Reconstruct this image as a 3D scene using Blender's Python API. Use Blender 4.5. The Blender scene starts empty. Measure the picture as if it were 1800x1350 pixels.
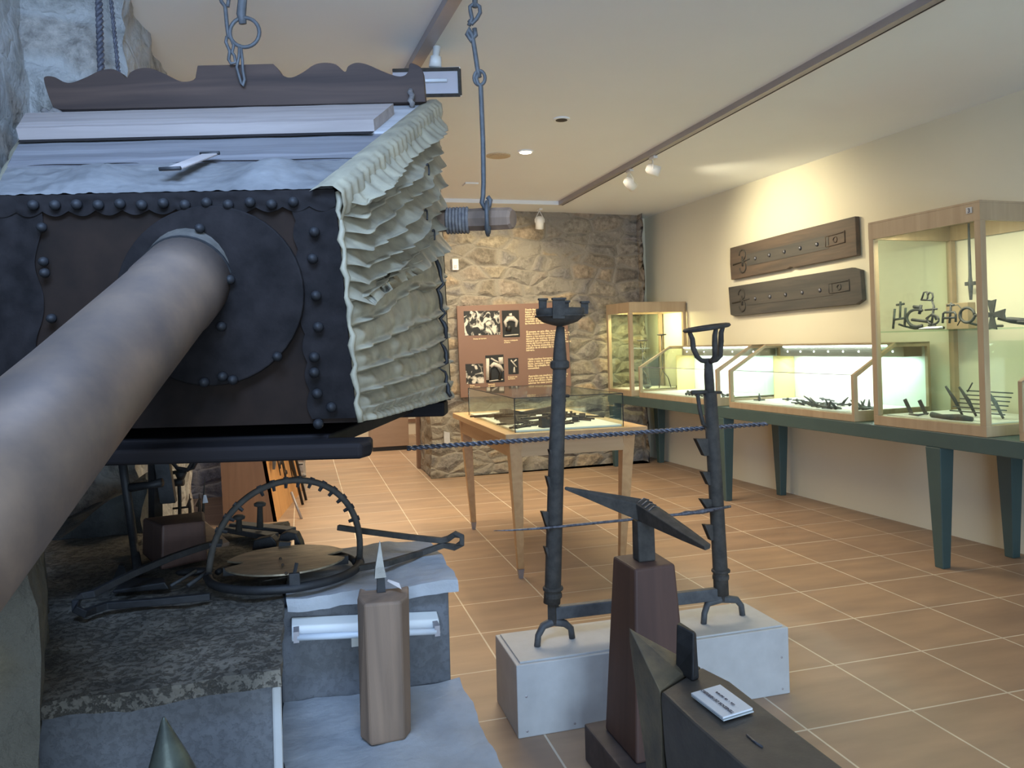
import bpy, bmesh, math, random
from mathutils import Vector, Matrix, noise
random.seed(7)
SC = bpy.context.scene
COL = SC.collection
PI = math.pi
# ------------------------------------------------------------------ camera
H = 1.25; FPX = 1403.88; CX = 933.2; CY = 598.1
YAW, PIT, ROL = .279904, .0054265, -.0276767
def _axes():
    cy, sy = math.cos(YAW), math.sin(YAW)
    f = Vector((sy*math.cos(PIT), cy*math.cos(PIT), math.sin(PIT)))
    r = Vector((cy, -sy, 0)); u = r.cross(f)
    c, s = math.cos(ROL), math.sin(ROL)
    return c*r+s*u, -s*r+c*u, f
RT, UP, FW = _axes()
cam = bpy.data.cameras.new('camera'); cam.sensor_width = 36; cam.lens = 36*FPX/1800
cam.shift_x = -(CX-900)/1800; cam.shift_y = (CY-675)/1800; cam.clip_start = .05
camo = bpy.data.objects.new('camera', cam); COL.objects.link(camo)
camo.matrix_world = Matrix(((RT.x, UP.x, -FW.x, 0), (RT.y, UP.y, -FW.y, 0), (RT.z, UP.z, -FW.z, H), (0, 0, 0, 1)))
SC.camera = camo
SC.view_settings.view_transform = 'Standard'; SC.view_settings.look = 'None'
SC.view_settings.exposure = 0.12; SC.view_settings.gamma = 1
SC.view_settings.use_curve_mapping = False
# ------------------------------------------------------------------ light
w = bpy.data.worlds.new('world'); SC.world = w; w.use_nodes = True
w.node_tree.nodes['Background'].inputs[0].default_value = (.38, .55, .95, 1)
w.node_tree.nodes['Background'].inputs[1].default_value = .30
def area(name, loc, target, size, power, color, sy=None, spread=None):
    l = bpy.data.lights.new(name, 'AREA'); l.energy = power; l.color = color; l.size = size
    if sy: l.shape = 'RECTANGLE'; l.size_y = sy
    if spread: l.spread = spread
    o = bpy.data.objects.new(name, l); COL.objects.link(o); o.location = loc
    o.rotation_euler = (Vector(target)-Vector(loc)).to_track_quat('-Z', 'Y').to_euler()
    return o
def spot(name, loc, target, power, color, ang=60, blend=.7, r=.03):
    l = bpy.data.lights.new(name, 'SPOT'); l.energy = power; l.color = color
    l.spot_size = math.radians(ang); l.spot_blend = blend; l.shadow_soft_size = r
    o = bpy.data.objects.new(name, l); COL.objects.link(o); o.location = loc
    o.rotation_euler = (Vector(target)-Vector(loc)).to_track_quat('-Z', 'Y').to_euler()
    return o
WARM = (1, .83, .58); BLUE = (.50, .70, 1.0); HAL = (1, .76, .46)
# added cool fill for unseen daylight behind the photographer, and a roof light above
area('rear_daylight_fill', (.4, -3.4, 1.0), (.8, 3, 1.95), 3.0, 215, (.58, .77, 1), 2.0)
area('roof_light', (-.30, .80, 2.54), (-.72, 2.8, 1.7), 1.0, 52, (.38, .59, 1), .9, math.radians(120))
# warm general light of the room's ceiling lamps
area('room_halogen_glow', (1.2, 5.6, 2.5), (1.2, 5.6, 0), 2.2, 84, WARM, 2.4)
area('far_room_light', (.6, 9.6, 2.5), (.6, 9.6, 0), 1.6, 75, (1, .82, .58), 1.6)
area('near_room_glow', (2.4, 2.6, 2.5), (2.4, 2.6, 0), 1.2, 4, (1, .86, .66), 1.2)
spot('stone_wall_spot', (1.95, 6.6, 2.42), (1.85, 7.6, 1.75), 50, (1, .84, .54), 90, .9)
spot('board_wall_spot', (2.62, 5.55, 2.42), (3.7, 5.55, 2.0), 72, (1, .88, .60), 95, 1)
spot('board_wall_spot_near', (2.62, 4.9, 2.42), (3.75, 5.0, 1.9), 8, (1, .8, .5), 90, 1)
# ------------------------------------------------------------------ pixel -> world helpers (work at true depth)
def ray(x, y): return RT*((x-CX)/FPX) - UP*((y-CY)/FPX) + FW
O = Vector((0, 0, H))
def at(x, y, d): return O + ray(x, y)*d
def pz(x, y, z): r = ray(x, y); return O + r*((z-H)/r.z)
def py(x, y, Y): r = ray(x, y); return O + r*(Y/r.y)
WA = Vector((3.86, 3.5, 0)); WE = Vector((-.0585, 1, 0)).normalized(); WN = Vector((-WE.y, WE.x, 0))
def W(u, v, z): return WA + WE*u + WN*v + Vector((0, 0, z))     # along right wall, out from it, up
def pw(x, y, v=0):
    r = ray(x, y); P0 = WA + WN*v
    t = (P0-O).to_2d().dot(WN.to_2d())/r.to_2d().dot(WN.to_2d()); return O+r*t
# ------------------------------------------------------------------ materials
MATS = {}
def nd(nt, t, **k):
    n = nt.nodes.new(t)
    for a, b in k.items():
        if a.startswith('i_'):
            n.inputs[a[2:].replace('_', ' ')].default_value = b
        else: setattr(n, a, b)
    return n
def newmat(name):
    m = bpy.data.materials.new(name); m.use_nodes = True; nt = m.node_tree
    return m, nt, nt.nodes['Principled BSDF']
def ramp(nt, cols):
    r = nt.nodes.new('ShaderNodeValToRGB'); e = r.color_ramp.elements
    for i, (p, c) in enumerate(cols):
        if i < 2: el = e[i]; el.position = p
        else: el = e.new(p)
        el.color = (*c, 1)
    return r
def coords(nt, scale=(1, 1, 1), rot=(0, 0, 0), loc=(0, 0, 0)):
    tc = nt.nodes.new('ShaderNodeTexCoord'); mp = nt.nodes.new('ShaderNodeMapping')
    mp.inputs['Scale'].default_value = scale; mp.inputs['Rotation'].default_value = rot; mp.inputs['Location'].default_value = loc
    nt.links.new(tc.outputs['Object'], mp.inputs[0]); return mp
def mat(name, c1, c2=None, rough=.6, metal=0, scale=8, stretch=(1, 1, 1), bump=.15, bdist=.01, detail=6, spec=.5, fine=0, fmix=.6):
    if name in MATS: return MATS[name]
    m, nt, b = newmat(name); L = nt.links.new
    c2 = c2 or tuple(x*.75 for x in c1)
    mp = coords(nt, stretch)
    n = nd(nt, 'ShaderNodeTexNoise'); n.inputs['Scale'].default_value = scale; n.inputs['Detail'].default_value = detail
    n.inputs['Roughness'].default_value = .6
    L(mp.outputs[0], n.inputs['Vector'])
    r = ramp(nt, [(.3, c2), (.7, c1)]); L(n.outputs[0], r.inputs[0]); L(r.outputs[0], b.inputs['Base Color'])
    hsrc = n.outputs[0]
    if fine:
        n2 = nd(nt, 'ShaderNodeTexNoise'); n2.inputs['Scale'].default_value = fine; n2.inputs['Detail'].default_value = 6; n2.inputs['Roughness'].default_value = .75
        L(mp.outputs[0], n2.inputs['Vector'])
        r2 = ramp(nt, [(.36, (.42, .41, .40)), (.50, (1, 1, 1))]); L(n2.outputs[0], r2.inputs[0])
        mm = nd(nt, 'ShaderNodeMix', data_type='RGBA', blend_type='MULTIPLY'); mm.inputs[0].default_value = fmix
        L(r.outputs[0], mm.inputs[6]); L(r2.outputs[0], mm.inputs[7]); L(mm.outputs[2], b.inputs['Base Color'])
        hm = nd(nt, 'ShaderNodeMath', operation='MULTIPLY_ADD'); L(r2.outputs[0], hm.inputs[0]); hm.inputs[1].default_value = .5; L(n.outputs[0], hm.inputs[2]); hsrc = hm.outputs[0]
    b.inputs['Roughness'].default_value = rough; b.inputs['Metallic'].default_value = metal
    b.inputs['Specular IOR Level'].default_value = spec
    if bump:
        bp = nd(nt, 'ShaderNodeBump'); bp.inputs['Strength'].default_value = bump; bp.inputs['Distance'].default_value = bdist
        L(hsrc, bp.inputs['Height']); L(bp.outputs[0], b.inputs['Normal'])
    MATS[name] = m; return m
def emis(name, c, s):
    m, nt, b = newmat(name); b.inputs['Base Color'].default_value = (*c, 1)
    b.inputs['Emission Color'].default_value = (*c, 1); b.inputs['Emission Strength'].default_value = s; return m
def glass_mat(name, tint=(.95, 1, .97), f=.06):
    m, nt, b = newmat(name); L = nt.links.new
    tr = nd(nt, 'ShaderNodeBsdfTransparent'); tr.inputs[0].default_value = (*tint, 1)
    gl = nd(nt, 'ShaderNodeBsdfGlossy'); gl.inputs['Roughness'].default_value = .02
    lw = nd(nt, 'ShaderNodeLayerWeight'); lw.inputs[0].default_value = .5
    pw_ = nd(nt, 'ShaderNodeMath', operation='POWER'); L(lw.outputs['Facing'], pw_.inputs[0]); pw_.inputs[1].default_value = 4
    ma = nd(nt, 'ShaderNodeMath', operation='MULTIPLY_ADD'); L(pw_.outputs[0], ma.inputs[0]); ma.inputs[1].default_value = .55; ma.inputs[2].default_value = f*.5
    mx = nd(nt, 'ShaderNodeMixShader'); L(ma.outputs[0], mx.inputs[0]); L(tr.outputs[0], mx.inputs[1]); L(gl.outputs[0], mx.inputs[2])
    L(mx.outputs[0], nt.nodes['Material Output'].inputs[0]); return m
def stone_mat(name, cols, mortar, sc=(3.2, 3.2, 8), warp=.12, mw=.055, bump=.9, rot=(0, 0, 0), bd=.03):
    m, nt, b = newmat(name); L = nt.links.new
    mp = coords(nt, (1, 1, 1), rot)
    nz = nd(nt, 'ShaderNodeTexNoise'); nz.inputs['Scale'].default_value = 3.5; nz.inputs['Detail'].default_value = 5
    L(mp.outputs[0], nz.inputs['Vector'])
    sub = nd(nt, 'ShaderNodeVectorMath', operation='SUBTRACT'); L(nz.outputs['Color'], sub.inputs[0]); sub.inputs[1].default_value = (.5, .5, .5)
    scl = nd(nt, 'ShaderNodeVectorMath', operation='SCALE'); L(sub.outputs[0], scl.inputs[0]); scl.inputs['Scale'].default_value = warp
    add = nd(nt, 'ShaderNodeVectorMath', operation='ADD'); L(mp.outputs[0], add.inputs[0]); L(scl.outputs[0], add.inputs[1])
    mul = nd(nt, 'ShaderNodeVectorMath', operation='MULTIPLY'); L(add.outputs[0], mul.inputs[0]); mul.inputs[1].default_value = sc
    v1 = nd(nt, 'ShaderNodeTexVoronoi'); v1.inputs['Scale'].default_value = 1; L(mul.outputs[0], v1.inputs['Vector']); v1.inputs['Randomness'].default_value = .8
    v2 = nd(nt, 'ShaderNodeTexVoronoi', feature='DISTANCE_TO_EDGE'); v2.inputs['Scale'].default_value = 1; L(mul.outputs[0], v2.inputs['Vector']); v2.inputs['Randomness'].default_value = .8
    sep = nd(nt, 'ShaderNodeSeparateColor'); L(v1.outputs['Color'], sep.inputs[0])
    n = len(cols); r = ramp(nt, [(i/(n-1), c) for i, c in enumerate(cols)]); L(sep.outputs[0], r.inputs[0])
    fn = nd(nt, 'ShaderNodeTexNoise'); fn.inputs['Scale'].default_value = 22; fn.inputs['Detail'].default_value = 8; fn.inputs['Roughness'].default_value = .7
    L(mp.outputs[0], fn.inputs['Vector'])
    fr = ramp(nt, [(.3, (.45, .45, .45)), (.7, (1.25, 1.25, 1.25))]); L(fn.outputs[0], fr.inputs[0])
    mm = nd(nt, 'ShaderNodeMix', data_type='RGBA', blend_type='MULTIPLY'); mm.inputs[0].default_value = 1
    L(r.outputs[0], mm.inputs[6]); L(fr.outputs[0], mm.inputs[7])
    er = ramp(nt, [(mw*.35, (1, 1, 1)), (mw*1.4, (0, 0, 0))]); L(v2.outputs['Distance'], er.inputs[0])
    mo = nd(nt, 'ShaderNodeMix', data_type='RGBA'); L(er.outputs[0], mo.inputs[0]); L(mm.outputs[2], mo.inputs[6]); mo.inputs[7].default_value = (*mortar, 1)
    L(mo.outputs[2], b.inputs['Base Color']); b.inputs['Roughness'].default_value = .85; b.inputs['Specular IOR Level'].default_value = .25
    hr = ramp(nt, [(0, (0, 0, 0)), (.25, (1, 1, 1))]); L(v2.outputs['Distance'], hr.inputs[0])
    ad = nd(nt, 'ShaderNodeMath', operation='MULTIPLY_ADD'); L(fn.outputs[0], ad.inputs[0]); ad.inputs[1].default_value = .8; L(hr.outputs[0], ad.inputs[2])
    bp = nd(nt, 'ShaderNodeBump'); bp.inputs['Strength'].default_value = bump; bp.inputs['Distance'].default_value = bd
    L(ad.outputs[0], bp.inputs['Height']); L(bp.outputs[0], b.inputs['Normal'])
    return m
def wood_mat(name, c1, c2, axis='X', rough=.5, sc=6, bump=.08, spec=.4):
    if name in MATS: return MATS[name]
    m, nt, b = newmat(name); L = nt.links.new
    st = {'X': (.6, 9, 9), 'Y': (9, .6, 9), 'Z': (9, 9, .6)}[axis]
    mp = coords(nt, st)
    n = nd(nt, 'ShaderNodeTexNoise'); n.inputs['Scale'].default_value = sc/3; n.inputs['Detail'].default_value = 8; n.inputs['Distortion'].default_value = .8
    L(mp.outputs[0], n.inputs['Vector'])
    r = ramp(nt, [(.28, c2), (.72, c1)]); L(n.outputs[0], r.inputs[0]); L(r.outputs[0], b.inputs['Base Color'])
    b.inputs['Roughness'].default_value = rough; b.inputs['Specular IOR Level'].default_value = spec
    bp = nd(nt, 'ShaderNodeBump'); bp.inputs['Strength'].default_value = bump*3; bp.inputs['Distance'].default_value = .004
    L(n.outputs[0], bp.inputs['Height']); L(bp.outputs[0], b.inputs['Normal'])
    MATS[name] = m; return m
def floor_mat():
    m, nt, b = newmat('terracotta_tiles'); L = nt.links.new
    mp = coords(nt, (1, 1, 1), loc=(-1.11714+4.0035, -2.21672+4.0035, 0))
    br = nd(nt, 'ShaderNodeTexBrick'); br.offset = 0; br.squash = 1
    br.inputs['Scale'].default_value = 1; br.inputs['Brick Width'].default_value = .40035; br.inputs['Row Height'].default_value = .40035
    br.inputs['Mortar Size'].default_value = .0042; br.inputs['Mortar Smooth'].default_value = .3; br.inputs['Bias'].default_value = 0
    br.inputs['Color1'].default_value = (.42, .285, .185, 1); br.inputs['Color2'].default_value = (.34, .232, .158, 1); br.inputs['Mortar'].default_value = (.68, .60, .48, 1)
    L(mp.outputs[0], br.inputs['Vector'])
    n = nd(nt, 'ShaderNodeTexNoise'); n.inputs['Scale'].default_value = 2.2; n.inputs['Detail'].default_value = 7
    mp2 = coords(nt, (1, 4, 1)); L(mp2.outputs[0], n.inputs['Vector'])
    r = ramp(nt, [(.3, (.82, .82, .84)), (.7, (1.12, 1.1, 1.08))]); L(n.outputs[0], r.inputs[0])
    mm = nd(nt, 'ShaderNodeMix', data_type='RGBA', blend_type='MULTIPLY'); mm.inputs[0].default_value = 1
    L(br.outputs['Color'], mm.inputs[6]); L(r.outputs[0], mm.inputs[7]); L(mm.outputs[2], b.inputs['Base Color'])
    b.inputs['Roughness'].default_value = .42; b.inputs['Specular IOR Level'].default_value = .45
    bp = nd(nt, 'ShaderNodeBump'); bp.inputs['Strength'].default_value = .4; bp.inputs['Distance'].default_value = .003
    L(br.outputs['Fac'], bp.inputs['Height']); bp.invert = True; L(bp.outputs[0], b.inputs['Normal'])
    return m
M_floor = floor_mat()
M_ceil = mat('white_plaster_ceiling', (.82, .85, .86), (.79, .82, .83), .9, scale=1.2, bump=.02)
M_wall = mat('cream_plaster', (.76, .715, .56), (.73, .685, .53), .88, scale=1.5, bump=.03)
M_wallfar = mat('pale_cream_plaster', (.82, .74, .58), (.78, .70, .55), .88, scale=1.5, bump=.03)
M_stone = stone_mat('rubble_masonry', [(.26, .22, .17), (.50, .42, .30), (.34, .31, .26), (.58, .44, .28), (.30, .28, .26), (.46, .40, .31)], (.36, .32, .255), (3.4, 3.4, 7.4), warp=.10, mw=.10, bump=1, bd=.035)
M_stoneg = stone_mat('grey_rubble_masonry', [(.24, .24, .26), (.36, .36, .38), (.30, .30, .34), (.42, .40, .38)], (.5, .48, .46), (3.4, 3.4, 7.4), mw=.10)
M_chim = stone_mat('chimney_rubble', [(.42, .42, .40), (.58, .56, .50), (.50, .49, .46), (.52, .44, .36), (.46, .46, .46)], (.56, .55, .52), (3.4, 3.0, 4.4), warp=.3, mw=.14, bump=1, bd=.05)
M_iron = mat('forged_iron', (.082, .073, .062), (.040, .037, .032), .75, .05, scale=30, bump=.5, bdist=.004, detail=8, spec=.3)
M_iron2 = mat('black_iron', (.028, .028, .030), (.014, .014, .015), .58, .1, scale=40, bump=.4, bdist=.003, detail=8)
M_ironhaze = mat('grey_forged_iron', (.12, .125, .13), (.07, .072, .075), .6, .25, scale=30, bump=.4, bdist=.003, detail=8)
M_rust = mat('rusty_iron', (.13, .085, .055), (.06, .045, .035), .75, .15, scale=35, bump=.5, bdist=.003)
M_spit = mat('worn_twisted_iron', (.22, .23, .27), (.05, .05, .06), .35, .6, scale=90, bump=.6, bdist=.003)
M_copper = mat('tarnished_bronze', (.25, .175, .125), (.12, .095, .085), .56, .55, scale=5, bump=.12, bdist=.004)
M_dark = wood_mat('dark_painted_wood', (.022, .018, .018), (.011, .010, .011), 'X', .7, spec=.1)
M_crest = wood_mat('dark_walnut_board', (.095, .062, .048), (.045, .032, .028), 'X', .65, spec=.2)
M_top = wood_mat('dusty_grey_boards', (.50, .49, .49), (.33, .32, .32), 'X', .8, bump=.15)
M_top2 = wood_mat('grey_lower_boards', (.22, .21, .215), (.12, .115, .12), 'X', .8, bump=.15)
M_apron = mat('dusty_apron_leather', (.17, .165, .16), (.08, .078, .078), .75, 0, scale=9, stretch=(1, 2, 2), bump=.4, bdist=.006, detail=10)
M_topedge = wood_mat('dusty_brown_boards', (.40, .34, .31), (.26, .22, .20), 'X', .8, bump=.12)
M_leather = mat('old_grey_leather', (.36, .315, .215), (.20, .18, .13), .58, 0, scale=14, bump=.5, bdist=.006, detail=9)
M_leatherd = mat('black_cracked_leather', (.019, .016, .016), (.008, .007, .007), .75, 0, scale=18, bump=.5, bdist=.004, spec=.08)
M_leatherb = mat('brown_hide', (.026, .017, .013), (.011, .009, .008), .85, 0, scale=7, bump=.3, bdist=.004, spec=.05)
M_oak = wood_mat('honey_beech', (.62, .40, .20), (.50, .30, .14), 'Y', .42)
M_oakx = wood_mat('honey_beech_cross', (.62, .42, .23), (.52, .34, .17), 'X', .42)
M_case = wood_mat('beech_case_frame', (.42, .32, .205), (.34, .25, .155), 'Z', .45)
M_green = mat('dark_green_paint', (.055, .098, .095), (.046, .084, .082), .45, scale=4, bump=.03)
M_white = mat('white_painted_board', (.56, .56, .55), (.48, .48, .47), .65, scale=12, bump=.06, bdist=.002)
M_mat_white = mat('white_display_cloth', (.80, .78, .74), (.74, .72, .68), .8, scale=10, bump=.05)
M_yel = mat('yellow_panel', (.80, .66, .28), (.76, .62, .26), .7, scale=3, bump=0)
M_cback = mat('white_case_back', (.80, .84, .82), (.78, .82, .80), .8, scale=3, bump=0)
M_slab = mat('grey_flagstone', (.23, .20, .155), (.075, .068, .055), .85, 0, scale=9, bump=1, bdist=.014, detail=14, fine=70, fmix=.32)
M_slabb = mat('blue_grey_flagstone', (.48, .49, .50), (.34, .35, .36), .85, 0, scale=8, bump=1, bdist=.012, detail=14)
M_render = mat('rough_grey_render', (.17, .175, .185), (.14, .145, .155), .9, 0, fine=70, fmix=.10, scale=18, bump=.6, bdist=.006)
M_postw = wood_mat('grey_weathered_post', (.34, .225, .15), (.13, .09, .065), 'Z', .7, sc=4, bump=.3)
M_stand = wood_mat('brown_stained_block', (.115, .062, .046), (.075, .042, .034), 'Z', .6)
M_base = wood_mat('dark_plank_base', (.085, .066, .066), (.045, .038, .040), 'X', .6)
M_bboard = wood_mat('carved_oak_board', (.135, .095, .07), (.07, .06, .052), 'Y', .6, bump=.2)
M_bdark = wood_mat('blackened_carved_board', (.095, .085, .075), (.055, .055, .055), 'Y', .6, bump=.2)
M_panel = mat('brown_laminate', (.25, .145, .105), (.24, .14, .10), .5, scale=2, bump=0)
M_photo = None
M_cream = mat('cream_print', (.92, .74, .44), (.90, .72, .42), .7, scale=2, bump=0)
M_darktext = mat('brown_print', (.20, .07, .055), None, .7, scale=2, bump=0)
M_ink = mat('grey_ink', (.12, .12, .16), None, .7, scale=2, bump=0)
M_card = mat('white_card', (.82, .84, .88), (.80, .82, .86), .5, scale=2, bump=0)
M_plw = mat('white_plastic', (.74, .73, .68), (.70, .69, .64), .4, scale=3, bump=0)
M_track = mat('grey_aluminium_track', (.40, .37, .37), (.36, .33, .34), .4, .4, scale=3, bump=0)
M_lbox = mat('grey_light_box', (.42, .42, .38), None, .6, scale=3, bump=0)
M_black = mat('black_plastic', (.02, .02, .022), None, .5, scale=3, bump=0)
M_rope = mat('grey_cord', (.22, .20, .18), (.10, .09, .09), .8, scale=60, bump=.6, bdist=.004)
M_beak = mat('pale_worn_iron', (.30, .28, .24), (.20, .185, .16), .5, .4, scale=30, bump=.2)
M_ropedark = mat('dark_twisted_cord', (.10, .10, .12), (.03, .03, .04), .6, .1, scale=60, bump=.6, bdist=.004)
M_studs = mat('blackened_studs', (.018, .018, .020), None, .6, 0, scale=20, bump=.1, spec=.3)
M_horn = mat('green_patina_iron', (.13, .15, .12), (.035, .04, .04), .35, .5, scale=16, bump=.3, bdist=.004)
M_anvil = mat('worn_anvil_steel', (.13, .115, .10), (.065, .06, .056), .5, .3, scale=12, bump=.5, bdist=.006, detail=9)
M_hornw = mat('brassy_worn_horn', (.26, .21, .13), (.09, .082, .072), .45, .45, scale=14, bump=.6, bdist=.006, detail=9)
M_pan = mat('scratched_steel_plate', (.60, .50, .35), (.28, .23, .16), .38, .6, scale=14, stretch=(1, 5, 1), bump=.4, bdist=.004, detail=10)
M_pier = stone_mat('olive_pier_stone', [(.17, .155, .10), (.24, .20, .13), (.14, .13, .10)], (.17, .155, .12), (3.4, 3.0, 3.4), warp=.3, mw=.12, bump=1, bd=.05)
M_soot_shade = mat('soot_shade_rock', (.10, .105, .10), (.03, .032, .033), .9, 0, scale=6, bump=1, bdist=.04, detail=10)
M_pine = wood_mat('orange_pine', (.66, .36, .14), (.52, .26, .10), 'Z', .5)
M_pineb = wood_mat('brown_pine_end', (.30, .18, .115), (.22, .13, .085), 'Z', .6)
M_tube = emis('fluorescent_glow', (.95, 1, .96), 9)
M_tubew = emis('warm_fluorescent_glow', (1, .93, .72), 7)
M_halo = emis('halogen_glow', (1, .9, .7), 30)
M_led = emis('pin_lamp_glow', (1, 1, .92), 6)
M_glass = glass_mat('clear_glass')
M_shelf = glass_mat('green_edge_glass', (.85, .95, .9))
M_tubeoff = mat('unlit_tube_glass', (.75, .80, .85), None, .25, scale=2, bump=0)
M_acr = mat('clear_acrylic', (.7, .75, .75), None, .2, scale=2, bump=0)
# ------------------------------------------------------------------ mesh builder (world coordinates)
class MB:
    def __init__(s): s.v = []; s.f = []
    def add(s, vs, fs):
        n = len(s.v); s.v += [tuple(v) for v in vs]; s.f += [tuple(i+n for i in f) for f in fs]; return s
    def hull8(s, b, t):                       # four bottom + four top corners
        return s.add(list(b)+list(t), [(3, 2, 1, 0), (4, 5, 6, 7), (0, 1, 5, 4), (1, 2, 6, 5), (2, 3, 7, 6), (3, 0, 4, 7)])
    def box(s, x0, x1, y0, y1, z0, z1, T=None):
        T = T or (lambda x, y, z: (x, y, z))
        b = [T(x0, y0, z0), T(x1, y0, z0), T(x1, y1, z0), T(x0, y1, z0)]
        t = [T(x0, y0, z1), T(x1, y0, z1), T(x1, y1, z1), T(x0, y1, z1)]
        return s.hull8(b, t)
    def prism(s, pts, vec):                   # polygon extruded along vec
        n = len(pts); vec = Vector(vec); p = [Vector(q) for q in pts]
        return s.add(p+[q+vec for q in p], [tuple(range(n))[::-1], tuple(range(n, 2*n))]+[(i, (i+1) % n, (i+1) % n+n, i+n) for i in range(n)])
    def tube(s, pts, r, seg=10, closed=False, flat=None):
        P = [Vector(p) for p in pts]; n = len(P)
        R = r if isinstance(r, (list, tuple)) else [r]*n
        prev = None; rings = []
        for i in range(n):
            a = P[(i-1) % n] if (closed or i > 0) else P[i]; b = P[(i+1) % n] if (closed or i < n-1) else P[i]
            t = (b-a).normalized() if (b-a).length > 1e-9 else Vector((0, 0, 1))
            if prev is None:
                ref = Vector((0, 0, 1)) if abs(t.z) < .9 else Vector((1, 0, 0)); nn = t.cross(ref).normalized()
            else:
                nn = prev - t*prev.dot(t)
                nn = nn.normalized() if nn.length > 1e-6 else t.orthogonal().normalized()
            prev = nn; bb = t.cross(nn)
            k = flat or 1
            rings.append([P[i]+(nn*math.cos(2*PI*j/seg)*R[i]*k + bb*math.sin(2*PI*j/seg)*R[i]) for j in range(seg)])
        vs = [v for rg in rings for v in rg]; fs = []
        m = n if closed else n-1
        for i in range(m):
            for j in range(seg):
                a = i*seg+j; b = i*seg+(j+1) % seg; c = ((i+1) % n)*seg+(j+1) % seg; d = ((i+1) % n)*seg+j
                fs.append((a, b, c, d))
        if not closed: fs += [tuple(range(seg))[::-1], tuple(range((n-1)*seg, n*seg))]
        return s.add(vs, fs)
    def grid(s, fn, nu, nv):
        vs = [fn(i/nu, j/nv) for j in range(nv+1) for i in range(nu+1)]
        fs = [(j*(nu+1)+i, j*(nu+1)+i+1, (j+1)*(nu+1)+i+1, (j+1)*(nu+1)+i) for j in range(nv) for i in range(nu)]
        return s.add(vs, fs)
    def ball(s, c, r, seg=10, sq=(1, 1, 1)):
        c = Vector(c); vs = [c+Vector((0, 0, r*sq[2]))]; fs = []; n = seg//2
        for i in range(1, n):
            th = PI*i/n
            for j in range(seg):
                ph = 2*PI*j/seg; vs.append(c+Vector((r*math.sin(th)*math.cos(ph)*sq[0], r*math.sin(th)*math.sin(ph)*sq[1], r*math.cos(th)*sq[2])))
        vs.append(c-Vector((0, 0, r*sq[2]))); last = len(vs)-1
        for j in range(seg): fs.append((0, 1+j, 1+(j+1) % seg)); fs.append((last, 1+(n-2)*seg+(j+1) % seg, 1+(n-2)*seg+j))
        for i in range(n-2):
            for j in range(seg): fs.append((1+i*seg+j, 1+(i+1)*seg+j, 1+(i+1)*seg+(j+1) % seg, 1+i*seg+(j+1) % seg))
        return s.add(vs, fs)
    def lathe(s, c, prof, seg=24, axis=Vector((0, 0, 1))):   # prof: (radius, height)
        axis = Vector(axis).normalized(); a = axis.orthogonal().normalized(); b = axis.cross(a); c = Vector(c)
        vs = [c+axis*h+(a*math.cos(2*PI*j/seg)+b*math.sin(2*PI*j/seg))*r for r, h in prof for j in range(seg)]
        n = len(prof); fs = [(i*seg+j, i*seg+(j+1) % seg, (i+1)*seg+(j+1) % seg, (i+1)*seg+j) for i in range(n-1) for j in range(seg)]
        fs += [tuple(range(seg))[::-1], tuple(range((n-1)*seg, n*seg))]
        return s.add(vs, fs)
    def rough(s, x0, x1, y0, y1, z0, z1, n=14, amp=.02, fs=5, T=None, seed=0, edge=0):
        """box with subdivided, noise-displaced faces (shared displacement keeps it closed)"""
        T = T or (lambda x, y, z: Vector((x, y, z)))
        def d(x, y, z):
            p = Vector((x, y, z)); q = p*fs+Vector((seed, seed*2, 0))
            o = noise.noise_vector(q)*amp + noise.noise_vector(q*3.1)*amp*.45
            return T(*(p+o))
        dx, dy, dz = x1-x0, y1-y0, z1-z0
        for f in (lambda u, v: d(x0+u*dx, y0+v*dy, z1), lambda u, v: d(x0+u*dx, y1-v*dy, z0),
                  lambda u, v: d(x0+u*dx, y0, z0+v*dz), lambda u, v: d(x1-u*dx, y1, z0+v*dz),
                  lambda u, v: d(x1, y0+u*dy, z0+v*dz), lambda u, v: d(x0, y1-u*dy, z0+v*dz)):
            s.grid(f, n, n)
        return s
EMP = {}
def setp(o, label=None, cat=None, group=None, kind=None):
    if label: o['label'] = label
    if cat: o['category'] = cat
    if group: o['group'] = group
    if kind: o['kind'] = kind
    return o
def thing(name, label, cat, loc=(0, 0, 0), rz=0, group=None):
    o = bpy.data.objects.new(name, None); COL.objects.link(o); o.location = loc; o.rotation_euler = (0, 0, rz)
    o.empty_display_size = .1
    o['_l'] = 0; del o['_l']
    EMP[o.name] = Matrix.Translation(Vector(loc)) @ Matrix.Rotation(rz, 4, 'Z')
    return setp(o, label, cat, group)
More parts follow.
